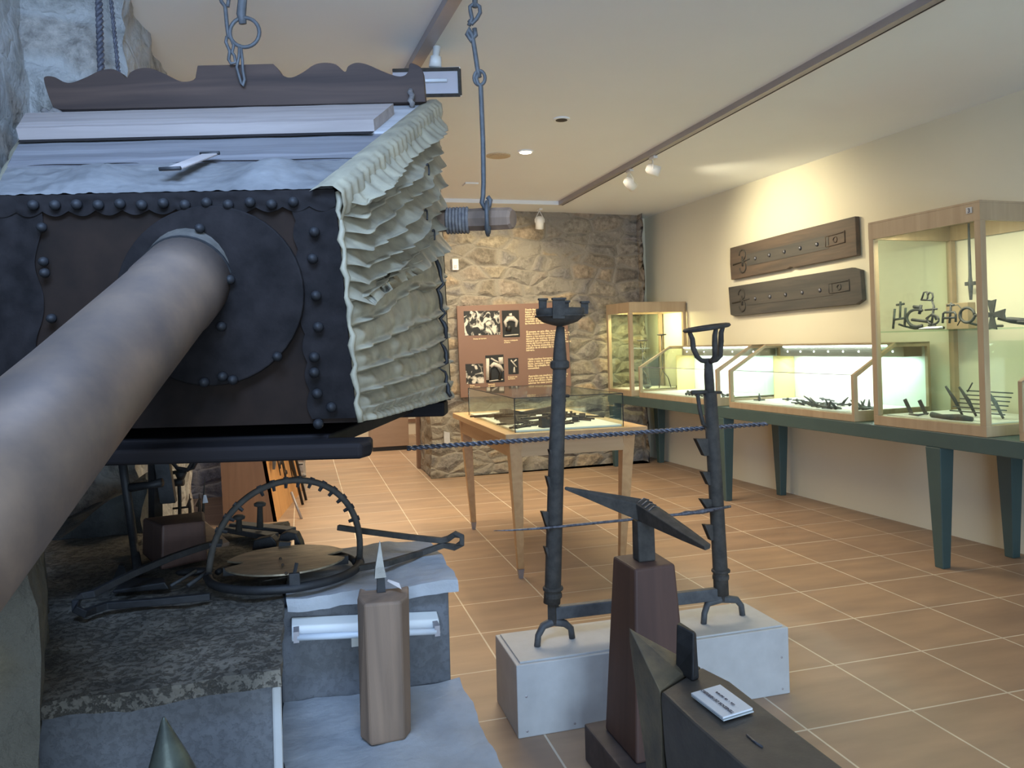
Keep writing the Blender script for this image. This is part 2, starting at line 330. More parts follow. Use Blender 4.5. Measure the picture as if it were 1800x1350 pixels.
def obj(name, mb, m, parent=None, smooth=False, bevel=0, bseg=2, sub=0, world=True, plabel=None, weld=False):
    """mb holds world coordinates; they are brought into the parent's (or the mesh's own) frame"""
    me = bpy.data.meshes.new(name)
    vs = [Vector(v) for v in mb.v]
    if parent is not None:
        if world:
            inv = world_of(parent).inverted(); vs = [inv@v for v in vs]
        c = Vector()
    else:
        xs = [v.x for v in vs]; ys = [v.y for v in vs]; zs = [v.z for v in vs]
        c = Vector(((min(xs)+max(xs))/2, (min(ys)+max(ys))/2, min(zs))) if world == True else Vector()
        vs = [v-c for v in vs]
    me.from_pydata([tuple(v) for v in vs], [], mb.f); me.update()
    bm = bmesh.new(); bm.from_mesh(me)
    if weld: bmesh.ops.remove_doubles(bm, verts=bm.verts, dist=.0004)
    bmesh.ops.recalc_face_normals(bm, faces=bm.faces); bm.to_mesh(me); bm.free()
    me.materials.append(m)
    if smooth:
        for p in me.polygons: p.use_smooth = True
    o = bpy.data.objects.new(name, me); COL.objects.link(o); o.location = c
    if parent is not None: o.parent = parent
    if bevel:
        b = o.modifiers.new('bevel', 'BEVEL'); b.width = bevel; b.segments = bseg; b.limit_method = 'ANGLE'
    if sub:
        b = o.modifiers.new('sub', 'SUBSURF'); b.levels = sub; b.render_levels = sub
    if plabel: o['label'] = plabel
    return o
def world_of(o):
    m = EMP[o.name] if o.name in EMP else Matrix.Translation(o.location) @ o.rotation_euler.to_matrix().to_4x4()
    return world_of(o.parent) @ m if o.parent else m
def single(name, mb, m, label, cat, group=None, kind=None, **k):
    o = obj(name, mb, m, None, **k); return setp(o, label, cat, group, kind)
def struct(name, mb, m, **k):
    k.setdefault('world', 'abs'); o = obj(name, mb, m, None, **k); o['kind'] = 'structure'; return o
def dup(root, loc, rz=None, label=None, group=None):
    r = root.copy(); COL.objects.link(r); r.location = loc
    if rz is not None: r.rotation_euler = (0, 0, rz)
    if label: r['label'] = label
    if group: r['group'] = group
    for ch in list(root.children):
        c = ch.copy(); COL.objects.link(c); c.parent = r
        for g in ch.children:
            d = g.copy(); COL.objects.link(d); d.parent = c
    return r
def lerp(a, b, t): return Vector(a)*(1-t)+Vector(b)*t
def arc(c, r, a0, a1, n, ax=Vector((1, 0, 0)), ay=Vector((0, 0, 1))):
    c = Vector(c); return [c+ax*(r*math.cos(a0+(a1-a0)*i/n))+ay*(r*math.sin(a0+(a1-a0)*i/n)) for i in range(n+1)]
# camera-facing lateral / depth frame is only used to lay out objects that really stand square to that direction
LAT = Vector((math.cos(YAW), -math.sin(YAW), 0)); DEP = Vector((math.sin(YAW), math.cos(YAW), 0))
def LD(l, d, z): return LAT*l+DEP*d+Vector((0, 0, z))
# ================================================================== ROOM
ZC = 2.58
m = MB().box(-3.2, 4.6, -1.2, 12.2, -.1, 0); struct('floor', m, M_floor)
m = MB().box(-3.2, 4.6, -1.2, 12.2, ZC, ZC+.1); struct('ceiling', m, M_ceil)
m = MB(); m.hull8([W(-5, 0, 0), W(-5, -.2, 0), W(4.9, -.2, 0), W(4.9, 0, 0)], [W(-5, 0, ZC), W(-5, -.2, ZC), W(4.9, -.2, ZC), W(4.9, 0, ZC)])
struct('wall_right', m, M_wall)
# back rubble wall with the doorway to the next room
def rough_wall(x0, x1, z0, z1, Y, thick=.7, slope=0):
    m = MB()
    def f(u, v):
        p = Vector((x0+u*(x1-x0), Y+slope*u*(x1-x0), z0+v*(z1-z0))); e = min(u*(x1-x0), (1-u)*(x1-x0))/.06
        q = noise.noise(p*4.5)*.022+noise.noise(p*13)*.010
        return p+Vector((noise.noise(p*6+Vector((9, 0, 0)))*.02 if e < 1 else 0, q, 0))
    nx = max(4, int((x1-x0)*26)); nz = max(4, int((z1-z0)*26))
    m.grid(f, nx, nz)
    for X in (x0, x1):
        m.grid(lambda u, v: Vector((X+noise.noise(Vector((X, Y+u*thick, z0+v*(z1-z0)))*7)*.018, Y+u*thick, z0+v*(z1-z0))) if u > 0 else f(0 if X == x0 else 1, v), 14, nz)
    m.grid(lambda u, v: Vector((x0+u*(x1-x0), Y+v*thick, z0)), 2, 2)
    m.grid(lambda u, v: Vector((x0+u*(x1-x0), Y+thick, z0+v*(z1-z0))), 2, 2)
    return m
struct('wall_back', rough_wall(1.16, 3.43, 0, ZC+.02, 7.57, .7, .085), M_stone, smooth=True)
struct('wall_back_left', rough_wall(-3.2, .0, 0, ZC+.02, 7.44), M_stoneg, smooth=True)
struct('wall_back_lintel', rough_wall(-.02, 1.18, 2.1, ZC+.02, 7.66, .6), M_stone, smooth=True)
struct('wall_back_right', MB().box(3.4, 3.75, 7.95, 8.1, 0, ZC), M_wall)
struct('wall_far', MB().box(-3.2, 4.6, 11.6, 11.75, 0, ZC), M_wallfar)
struct('baseboard_far', MB().box(-3.2, 4.6, 11.575, 11.6, .18, .225), M_pineb)
struct('trim_1', MB().box(1.125, 1.17, 8.27, 8.36, 0, 2.1), M_pineb)
# ---- left chimney wall of pale rubble and the chimney breast beyond the bellows
def chim():
    m = MB()
    def f(u, v):
        z = v*(ZC+.02); y = .7+u*2.55
        p = Vector((-.87, y, z)); q = noise.noise(p*4)*.035+noise.noise(p*11)*.018
        return Vector((-.90+q, y, z))
    m.grid(f, 60, 62); m.grid(lambda u, v: (lambda a: Vector((a.x-.5, a.y, a.z)))(f(u, v)), 6, 6)
    m.grid(lambda u, v: (lambda a: Vector((a.x-u*.5, a.y, a.z)))(f(0, v)), 4, 62)
    return m
struct('wall_left', chim(), M_chim, smooth=True)
def breast():
    m = MB()
    def X(y, z): return -.585-.02*(y-3.1)+.10*max(0, 1.0-z)*0
    def disp(p, a=.035): return noise.noise_vector(p*4.2)*a+noise.noise_vector(p*12)*a*.5
    fr = lambda u, v: (lambda p: p+disp(p))(Vector((-1.5+u*(1.5-.585), 3.14, v*(ZC+.03))))
    sd = lambda u, v: (lambda p: p+disp(p))(Vector((X(3.14+u*1.9, v*2.6), 3.14+u*1.9, v*(ZC+.03))))
    m.grid(fr, 40, 90); m.grid(sd, 70, 90)
    m.grid(lambda u, v: (lambda p: p+disp(p)*(1 if u < .01 else 0))(Vector((X(5.04, 0)-u*.85, 5.04, v*(ZC+.03)))), 6, 90)
    m.grid(lambda u, v: Vector((-1.5, 3.14+u*1.9, v*(ZC+.03))), 4, 4)
    return m
struct('wall_left_breast', breast(), M_chim, smooth=True)
# ================================================================== HEARTH
ht = thing('forge_hearth', 'L-shaped raised masonry forge hearth with grey flagstone top and rendered sides', 'hearth', (-.1, 2, 0))
m = MB().rough(-.62, -.052, 1.475, 2.08, .660, .69, 46, .008, 9, seed=1); obj('flagstone', m, M_slab, ht, smooth=True, plabel='brown-grey pitted flagstone')
m = MB().rough(-.76, -.052, 2.06, 2.76, .660, .691, 40, .008, 9, seed=2); obj('flagstone', m, M_slab, ht, smooth=True)
m = MB().rough(-.048, .345, 1.885, 2.325, .662, .692, 34, .008, 9, seed=5); obj('flagstone', m, M_slabb, ht, smooth=True, plabel='blue-grey flagstone corner')
m = MB().box(-.76, -.062, 1.50, 2.72, 0, .66); obj('rendered_wall', m, M_render, ht, bevel=.006)
m = MB().box(-.062, .325, 1.905, 2.30, 0, .665); obj('rendered_wall', m, M_render, ht, bevel=.006)
obj('corner_bead', MB().box(-.066, -.050, 1.495, 1.52, .02, .655), M_white, ht, bevel=.004, plabel='pale worn plaster edge')
m = MB().rough(-.055, .345, 1.15, 1.90, .42, .452, 30, .010, 8, seed=8); obj('step_flagstone', m, M_slabb, ht, smooth=True)
m = MB().box(-.05, .325, 1.18, 1.90, 0, .42); obj('step_wall', m, M_render, ht, bevel=.006)
m = MB().rough(-.82, -.50, 2.78, 3.10, 0, .84, 24, .04, 4, T=lambda x, y, z: Vector((x, y, z+(x+.5)*.55*(1 if z > .3 else 0))), seed=11); obj('soot_shade_rock', m, M_soot_shade, ht, smooth=True)  # rock block fills the dark hollow; soot and shade both in its colour
m = MB().rough(-.68, -.405, 1.22, 2.02, 0, .98, 30, .022, 5, T=lambda x, y, z: Vector((x-(y-1.42)*.27, y, z)), seed=21); obj('stone_pier', m, M_pier, ht, smooth=True, plabel='rough pale stone pier at the near left corner')
# ================================================================== BELLOWS
def bellows():
    t = thing('forge_bellows', 'huge dusty forge bellows of dark wood and folded grey leather hung from chains', 'bellows', tuple(LD(-.6, 2.2, 1.02)), -YAW)
    A = at(590, 338, 1.70); B = at(766, 186, 2.70); C = at(792, 698, 2.70); D = at(628, 742, 1.70)   # right leather side
    AL = at(-14, 350, 1.70); BL = at(62, 205, 2.70)
    # right side: fan of folds
    seams = [-.01, .055, .115, .185, .255, .325, .39, .48, .59, .70, .80, .89, .97, 1.02]
    outn = (B-A).cross(D-A).normalized()
    if outn.dot(LAT) < 0: outn = -outn
    def side(u, v):
        vv = v + (.012*math.sin(u*7+v*9)+.030*noise.noise(Vector((u*3.2, v*5, 3))))*(1-abs(2*v-1))
        P = lerp(lerp(A, B, u), lerp(D, C, u), v)
        k = 0
        while k < len(seams)-2 and vv > seams[k+1]: k += 1
        s = (vv-seams[k])/(seams[k+1]-seams[k]); s = max(0, min(1, s))
        n1 = noise.noise(Vector((u*4.5, k*3.3, 1.7))); n2 = noise.noise(Vector((u*16, k*5.1, v*14)))
        if vv < .45:      # drooping upper folds
            a = (.048+.026*n1)*(math.sin(PI*min(1, s/.80)*.5)**1.4 if s < .80 else math.cos((s-.80)/.20*PI*.5)**.7)
            a += .012*n2*math.sin(PI*s)
            ruff = (.007+.004*n1)*math.sin(u*46+k*2+9*n1)*math.exp(-((s-.78)/.16)**2)
        else:             # flat lower panels with gathered seams
            a = .014*math.sin(PI*s)+.009*n2
            ruff = (.020+.008*math.sin(u*44+k*1.7+8*n1))*math.exp(-((s-.86)/.09)**2)
            ruff -= .012*math.exp(-((s-.995)/.03)**2)
        edge = min(1, u/.05, (1-u)/.10)
        if v > .94: ruff = .010+.008*abs(math.sin(u*95))
        if v < .035: ruff = .010+.004*math.sin(u*110)
        bulge = .05*math.sin(PI*min(1, u*1.02))*math.sin(PI*v)**.5
        drop = -.035*math.sin(PI*min(1, s*.9)) if vv < .45 else 0
        return P+outn*((a+ruff)*edge+bulge*.35)+Vector((0, 0, drop*edge))
    m = MB().grid(side, 230, 260)
    sd = obj('leather_side', m, M_leather, t, smooth=True, plabel='folded grey-olive leather side with gathered seams')
    # black cord down the side
    m = MB().tube([side(.80+.02*math.sin(v*9), v)+outn*.010 for v in [.47+.52*i/30 for i in range(31)]], [.004+.004*abs(math.sin(i*.5)) for i in range(31)], 6); obj('lacing', m, M_black, t, smooth=True)
    for (u, v) in ((.52, .10), (.60, .20), (.58, .28), (.62, .36)):
        c = side(u, v)+outn*.008
        m = MB().tube(arc(c, .022, -.6, 1.9, 10, (B-A).normalized(), Vector((0, 0, 1))), .0028, 6); obj('tie_cord', m, M_iron2, sd, smooth=True)
    # stitched border strip folded over the sloping top edge
    def brd(u, v):
        P = lerp(A, B, u*1.03-.03); nup = Vector((0, 0, 1)); ins = (AL-A).normalized(); pl_ = .0035*math.sin(u*150)
        prof = [ins*.045+nup*.012, ins*.02+nup*.022, ins*-.004+nup*.022, ins*-.022+nup*.008, ins*-.026-nup*.022, ins*-.018-nup*.05]
        q = v*5; i = min(4, int(q)); return P+lerp(prof[i], prof[i+1], q-i)+outn*pl_*(v)
    obj('leather_border', MB().grid(brd, 260, 15), M_leather, t, smooth=True)
    # front corner trim strip (pale stitched edge)
    m = MB(); m.tube([lerp(A, D, i/24)+LAT*.006+Vector((0, 0, 0))-DEP*.006+LAT*(.004*math.sin(i*2.2)) for i in range(25)], [.006+.002*math.sin(i*1.7) for i in range(25)], 8)
    obj('edge_piping', m, M_leather, t, smooth=True)
    # hidden left side, back
    DL = at(-14, 760, 1.70); CLb = at(62, 735, 2.70)
    m = MB().grid(lambda u, v: lerp(lerp(AL, BL, u), lerp(DL, CLb, u), v)-LAT*(.03*abs(math.sin(v*PI*11))+.012*noise.noise(Vector((u*9, v*9, 0)))), 40, 110)
    obj('leather_side', m, M_leather, t, smooth=True)
    m = MB().hull8([CLb+Vector((0,0,-.01)), C+Vector((0,0,-.01)), C+DEP*.03, CLb+DEP*.03], [BL, B, B+DEP*.03, BL+DEP*.03]); obj('rear_board', m, M_dark, t)
    # top: sloping planks
    def top(u, s, h=0):
        P = lerp(lerp(AL, A, u), lerp(BL, B, u), s); n = (A-AL).cross(BL-AL).normalized()
        return P+(n if n.z > 0 else -n)*h
    def plank(name, s0, s1, h0, h1, mt, u0=0, u1=1, amp=.002, bev=.003):
        m = MB(); N = 24
        m.grid(lambda a, b: top(u0+a*(u1-u0), s0+b*(s1-s0), h1+amp*noise.noise(Vector((a*9, b*3, s0*7)))), N*2, 8)
        m.grid(lambda a, b: top(u0+a*(u1-u0), s0, h0+b*(h1-h0)+(amp*noise.noise(Vector((a*9, 0, s0*7))) if b > .99 else 0)), N*2, 1)
        m.grid(lambda a, b: top(u0+a*(u1-u0), s1, h0+b*(h1-h0)), N*2, 1)
        for uu in (u0, u1): m.grid(lambda a, b: top(uu, s0+a*(s1-s0), h0+b*(h1-h0)), 8, 1)
        return obj(name, m, mt, t, smooth=False)
    plank('top_plank', .545, .995, -.01, .012, M_top, .0, .995)
    plank('raised_batten', .55, .80, .012, .045, M_topedge, .0, .93)
    plank('top_plank', .27, .54, -.01, .008, M_top2, .0, .985, .003)
    for (u0, u1) in ((.06, .37), (.46, .97)):
        m = MB().grid(lambda a, b: top(u0+a*(u1-u0), .238+.014*b*math.sin(PI*a)**.5+.004*math.sin(a*9), .0125), 40, 3); obj('crack_and_shade', m, M_dark, t)
    m = MB().grid(lambda a, b: top(.0+a*.93, .515+b*.033, .0135), 20, 2); obj('crack_and_shade', m, M_dark, t)  # dark strip paints the shade band below the raised batten
    # leather apron bulging over the front edge
    def apron(u, s):
        b = .030*math.exp(-((u-.28)/.10)**2)+.034*math.exp(-((u-.78)/.10)**2)+.006*noise.noise(Vector((u*14, s*4, 0)))
        sd_ = -.005+.242*s
        return top(.005+u*.99, sd_, .010+b*math.sin(PI*min(1, s*1.1))**.8+.004*noise.noise(Vector((u*40, s*9, 2))))
    m = MB().grid(apron, 120, 24); obj('leather_apron', m, M_apron, t, smooth=True, plabel='dusty leather apron over the front edge')
    # the strap with buckle on top
    P0 = top(.505, .07, .034); P1 = top(.56, .262, .022); d = (P1-P0).normalized(); s_ = d.cross(Vector((0, 0, 1))).normalized()*.020; up = Vector((0, 0, .006))
    m = MB().hull8([P0-s_, P0+s_, P1+s_, P1-s_], [P0-s_+up, P0+s_+up, P1+s_+up, P1-s_+up]); st = obj('leather_strap', m, M_topedge, t, bevel=.002)
    for P in (P0, P1): m = MB().tube([P-s_*1.2+up, P+s_*1.2+up], .0045, 8); obj('pin', m, M_iron2, st, smooth=True)
    # front face
    F = [AL, A, D, DL]
    def front(u, v, o=0): return lerp(lerp(AL, A, u), lerp(DL, D, u), v)-DEP*o
    m = MB().grid(lambda u, v: front(u, v, .002*noise.noise(Vector((u*5, v*5, 0)))), 60, 50); obj('front_board', m, M_leatherb, t, smooth=True)
    def scal(u): return .06+.022*abs(math.sin(u*PI*13))
    m = MB().grid(lambda u, v: front(u, -.01+v*(.012+scal(u)), .010+.004*noise.noise(Vector((u*20, v*3, 0)))), 260, 6); obj('leather_border', m, M_leatherd, t, smooth=True)
    m = MB().grid(lambda u, v: front(1-u*(.12+.010*abs(math.sin(v*PI*8))), v*.98, .008+.003*noise.noise(Vector((u*3, v*12, 0)))), 8, 160); obj('leather_border', m, M_leatherd, t, smooth=True)
    m = MB().grid(lambda u, v: front(.02+u*(.12+.012*math.sin(v*17)), v, .006+.005*noise.noise(Vector((u*3, v*9, 4)))), 8, 120); obj('leather_border', m, M_leatherd, t, smooth=True)
    # round patch under the nozzle
    c = at(372, 520, 1.69); pts = [c-DEP*.012+LAT*(.198*math.cos(a))+Vector((0, 0, .190*math.sin(a))) for a in [2*PI*i/48 for i in range(48)]]
    m = MB().prism(pts, DEP*.012); obj('round_patch', m, M_leatherd, t, bevel=.003)
    # studs
    def stud(x, y, r, d=1.685):
        r = r*.85; c = at(x, y, d); m = MB().lathe(c, [(r, 0), (r, .004), (r*.85, .009), (r*.45, .013), (0.0004, .0145)], 14, -DEP); return obj('stud', m, M_studs, t, smooth=True)
    for x, y in ((488, 627), (352, 402), (405, 492), (390, 574), (392, 662), (360, 672), (410, 668)): stud(x, y, .012, 1.67)
    for y, x in ((408, 553), (455, 550), (520, 556), (575, 560), (628, 553), (655, 553), (692, 558), (716, 583), (745, 560)): stud(x, y, .013)
    for i in range(13): stud(60+i*38, 361+2*math.sin(i*3)-i*.3, .013)
    for x, y in ((75, 400), (78, 460), (80, 480), (92, 560)): stud(x, y, .012)
    # base flange and bottom board
    fz0, fz1 = 1.030, 1.062
    a0 = at(-40, 790, 1.64); a1 = at(642, 768, 1.64)
    l0 = (a0).dot(LAT); l1 = a1.dot(LAT)
    P = [LD(l0, 1.60, fz0), LD(l1, 1.60, fz0), LD(l1+.012, 1.64, fz0), LD(l1, 1.72, fz0), LD(l0, 1.72, fz0)]
    m = MB().prism(P, (0, 0, fz1-fz0)); obj('front_flange', m, M_dark, t, bevel=.008, bseg=3)
    r0 = at(788, 720, 2.72); lr = r0.dot(LAT)
    P = [LD(l0+.02, 1.70, 1.040), LD(l1-.09, 1.70, 1.040), LD(lr-.10, 2.62, 1.040), LD(-1.62, 2.62, 1.040)]
    m = MB().prism(P, (0, 0, .030)); obj('bottom_board', m, M_dark, t, bevel=.004)
    P = [LD(-1.68, 2.60, 1.024), LD(lr, 2.60, 1.024), LD(lr, 2.72, 1.024), LD(-1.68, 2.72, 1.024)]
    m = MB().prism(P, (0, 0, .046)); obj('rear_flange', m, M_dark, t, bevel=.006)
    # crest board with scrolled outline
    pts = [(95, 193), (86, 172), (77, 142), (80, 134), (95, 135), (110, 143), (125, 145), (150, 136), (175, 124), (195, 121), (210, 126), (222, 137), (229, 127), (245, 120), (265, 120),
           (290, 130), (315, 142), (330, 143), (343, 137), (347, 115), (480, 112), (487, 119), (497, 132), (512, 136), (532, 127), (551, 114), (570, 110), (590, 113), (606, 126), (612, 116),
           (626, 110), (645, 113), (670, 124), (695, 133), (709, 133), (717, 126), (720, 112), (728, 112), (742, 122), (746, 150), (748, 179)]
    sm = [pts[0]]
    for i in range(1, len(pts)-2):
        p0, p1_, p2, p3 = pts[i-1], pts[i], pts[i+1], pts[i+2]; sharp = math.hypot(p2[0]-p1_[0], p2[1]-p1_[1]) > 60 or p1_ in ((347, 115), (480, 112), (343, 137)) or p2 in ((347, 115), (480, 112))
        for k in range(4):
            t_ = k/4
            if sharp: sm.append(p1_) if k == 0 else None; continue
            f_ = lambda a: .5*((2*p1_[a])+(-p0[a]+p2[a])*t_+(2*p0[a]-5*p1_[a]+4*p2[a]-p3[a])*t_*t_+(-p0[a]+3*p1_[a]-3*p2[a]+p3[a])*t_**3)
            sm.append((f_(0), f_(1)))
    sm += [pts[-2], pts[-1]]
    P = [at(x, y, 2.62) for x, y in sm]
    m = MB().prism(P, DEP*.035); cr = obj('crest_board', m, M_crest, t, bevel=.003, plabel='scrolled dark walnut crest board')
    for x, y in ((85, 197), (723, 176)):
        c = at(x, y, 2.60); m = MB().tube([c+LAT*(.004*math.sin(i*2.1))+Vector((0, 0, -.02+.009*i))+DEP*(.004*math.cos(i*2.1)) if x > 300 else c+LAT*(-.02+.01*i)+Vector((0, 0, .006*math.sin(i*1.9))) for i in range(7)], .009, 7); obj('cord_knot', m, M_rope, cr, smooth=True)
    # nozzle pipe
    A0 = at(352, 466, 1.76); A1 = at(-150, 1000, .86); ax = (A1-A0)
    def pp(s): return A0+ax*s
    cl = MB().tube([pp(0), pp(.03), pp(.085)], [.112, .099, .094], 32); obj('pipe_collar', cl, M_iron, t, smooth=True, plabel='grey riveted collar where the pipe leaves the box')
    m = MB().tube([pp(.085), pp(.20), pp(.205), pp(.6), pp(1)], [.0915, .0905, .088, .090, .097], 40); np_ = obj('nozzle_pipe', m, M_copper, t, smooth=True, plabel='fat tarnished bronze nozzle pipe')
    for s_, r_ in ((.035, .1005), (.088, .0945)):
        a_ = ax.normalized(); m = MB().tube([pp(s_)-a_*.003, pp(s_)+a_*.003], r_, 36); obj('wire_band', m, M_iron2, np_)
    q = a_.orthogonal().normalized()
    # pole (trunnion)
    p0 = at(772, 389, 2.55); p1 = at(902, 384, 2.45)
    m = MB().tube([lerp(p0, p1, s) for s in (0, .3, .6, .97, 1)], [.036, .034, .036, .034, .028], 9); po = obj('support_pole', m, M_postw, t, plabel='rough split-wood pole end')
    m = MB()
    for i in range(7):
        c = lerp(p0, p1, .12+.045*i); m.tube(arc(c, .037, 0, 2*PI*.99, 14, DEP, Vector((0, 0, 1))), .006, 6)
    obj('binding', m, M_rope, po, smooth=True)
    return t
bellows()
# chains
def ringpts(c, r, n=20, ax=LAT, ay=Vector((0, 0, 1)), sx=1, sy=1): return [Vector(c)+ax*(r*sx*math.cos(2*PI*i/n))+ay*(r*sy*math.sin(2*PI*i/n)) for i in range(n)]
c1 = thing('suspension_chain', 'long blue-grey iron chain of hooked rods holding the pole end of the bellows', 'chain', tuple(at(855, 405, 2.45)))
D_ = 2.46
def rod(x0, y0, x1, y1, r, d=D_, nm='chain_rod', p=c1): obj(nm, MB().tube([at(x0, y0, d), at((x0+x1)/2+1, (y0+y1)/2, d), at(x1, y1, d)], r, 8), M_ironhaze, p, smooth=True)
obj('chain_link', MB().tube(ringpts(at(857, 384, D_), .038, sx=.12, sy=1.25, ax=LAT)[:], .0065, 8, True), M_ironhaze, c1, smooth=True)
obj('chain_link', MB().tube(ringpts(at(857, 384, D_), .044, ax=DEP, sy=1.15), .0065, 8, True), M_ironhaze, c1, smooth=True)
obj('chain_rod', MB().tube([at(x, y, D_) for x, y in ((843, 128), (837, 138), (840, 148), (845, 151), (846, 175), (849, 250), (850, 320), (849, 345), (847, 356), (852, 366), (860, 362), (862, 352), (857, 346))], .0075, 8), M_ironhaze, c1, smooth=True)
obj('chain_link', MB().tube(ringpts(at(843, 137, D_), .017, sy=1.3), .0055, 8, True), M_ironhaze, c1, smooth=True)
obj('chain_rod', MB().tube([at(x, y, D_) for x, y in ((843, 136), (840, 125), (834, 85), (830, 62), (824, 50), (821, 60), (828, 72), (836, 62), (834, 50))], .0075, 8), M_ironhaze, c1, smooth=True)
obj('chain_link', MB().tube([at(x, y, D_) for x, y in ((824, 45), (830, 33), (827, 20), (826, 12), (834, 5), (843, 12), (844, 22), (838, 33), (830, 42), (824, 36))], .0065, 8), M_ironhaze, c1, smooth=True)
obj('chain_rod', MB().tube([at(835, 13, D_), at(835, -20, D_), Vector((at(835, 0, D_).x, at(835, 0, D_).y, ZC))], .0085, 8), M_ironhaze, c1, smooth=True)
c2 = thing('suspension_chain', 'short chain with a large open ring hooked into the crest board of the bellows', 'chain', tuple(at(424, 150, 2.60)))
D2 = 2.60
obj('large_ring', MB().tube(ringpts(at(430, 57, D2), .048, 28), .0065, 8, True), M_ironhaze, c2, smooth=True)
obj('clevis', MB().tube([at(427, 42, D2), at(424, 25, D2), at(427, -10, D2), Vector((at(427, 0, D2).x, at(427, 0, D2).y, ZC))], [.012, .015, .014, .014], 8, flat=.6), M_ironhaze, c2, smooth=True)
obj('chain_link', MB().tube([at(x, y, D2) for x, y in ((421, 78), (420, 100), (416, 118), (420, 132), (424, 146), (427, 151), (430, 140), (427, 125), (426, 105), (423, 80))], .005, 8), M_ironhaze, c2, smooth=True)
obj('chain_link', MB().tube([at(x, y, D2) for x, y in ((399, 64), (397, 74), (404, 90), (402, 105), (406, 112), (414, 110), (412, 98), (408, 92), (411, 80), (406, 68), (401, 63))], .0055, 8), M_ironhaze, c2, smooth=True)
obj('chain_rod', MB().tube([at(x, y, D2) for x, y in ((402, 66), (399, 45), (396, 12), (390, 4), (387, -3), (395, -12), (402, 0), (400, 12))], .0065, 8), M_ironhaze, c2, smooth=True)
obj('chain_rod', MB().tube([at(396, -8, D2), Vector((at(394, 0, D2).x, at(394, 0, D2).y, ZC))], .0065, 8), M_ironhaze, c2, smooth=True)
def twist(m, a, b, r, turns, n=80):
    a, b = Vector(a), Vector(b); d = (b-a).normalized(); p = d.orthogonal().normalized(); q = d.cross(p)
    for k in range(2):
        m.tube([lerp(a, b, i/n)+(p*math.cos(turns*2*PI*i/n+k*PI)+q*math.sin(turns*2*PI*i/n+k*PI))*r*.5 for i in range(n+1)], r*.6, 6)
    return m
a, b = at(173, -10, 2.70), at(178, 122, 2.70); a.z = ZC
single('twisted_rope', twist(MB(), a, b+Vector((0, 0, -.10)), .012, 12), M_ropedark, 'thick dark twisted rope hanging in front of the pale chimney wall', 'rope', smooth=True)
a, b = at(190, -12, 2.70), at(212, 124, 2.70); a.z = ZC
single('twisted_rope', twist(MB(), a, b+Vector((0, 0, -.10)), .007, 14), M_ropedark, 'thin slanting twisted rope right of the thick one by the chimney', 'rope', smooth=True)
# ================================================================== COUNTER AND DISPLAY CASES ALONG THE RIGHT WALL
ct = thing('display_counter', 'long dark green counter on tapered legs along the cream right wall', 'counter', tuple(W(1.5, .33, 0)), 0)
TW = lambda u, v, z: W(u, v, z)
obj('counter_top', MB().box(-2.6, 4.14, .02, .64, .645, .728, TW), M_green, ct, bevel=.004)
for u in (-2.0, .04, 2.08, 4.06):
    for v in (.60, .10):
        m = MB(); m.hull8([TW(u-.027, v-.027, 0), TW(u-.027, v+.027, 0), TW(u+.027, v+.027, 0), TW(u+.027, v-.027, 0)], [TW(u-.05, v-.05, .645), TW(u-.05, v+.045, .645), TW(u+.05, v+.045, .645), TW(u+.05, v-.05, .645)])
        obj('leg', m, M_green, ct, bevel=.004)
def lamp_area(name, u, v, z, tu, tv, tz, su, sv, p, col):
    l = bpy.data.lights.new(name, 'AREA'); l.shape = 'RECTANGLE'; l.size = su; l.size_y = sv; l.energy = p; l.color = col
    o = bpy.data.objects.new(name, l); COL.objects.link(o); a = W(u, v, z); b = W(tu, tv, tz); o.location = a
    d = (b-a).normalized(); x = WE.copy(); zz = -d; y = zz.cross(x).normalized(); x = y.cross(zz)
    o.matrix_world = Matrix(((x.x, y.x, zz.x, a.x), (x.y, y.y, zz.y, a.y), (x.z, y.z, zz.z, a.z), (0, 0, 0, 1))); return o
COOL = (.86, 1, .95)
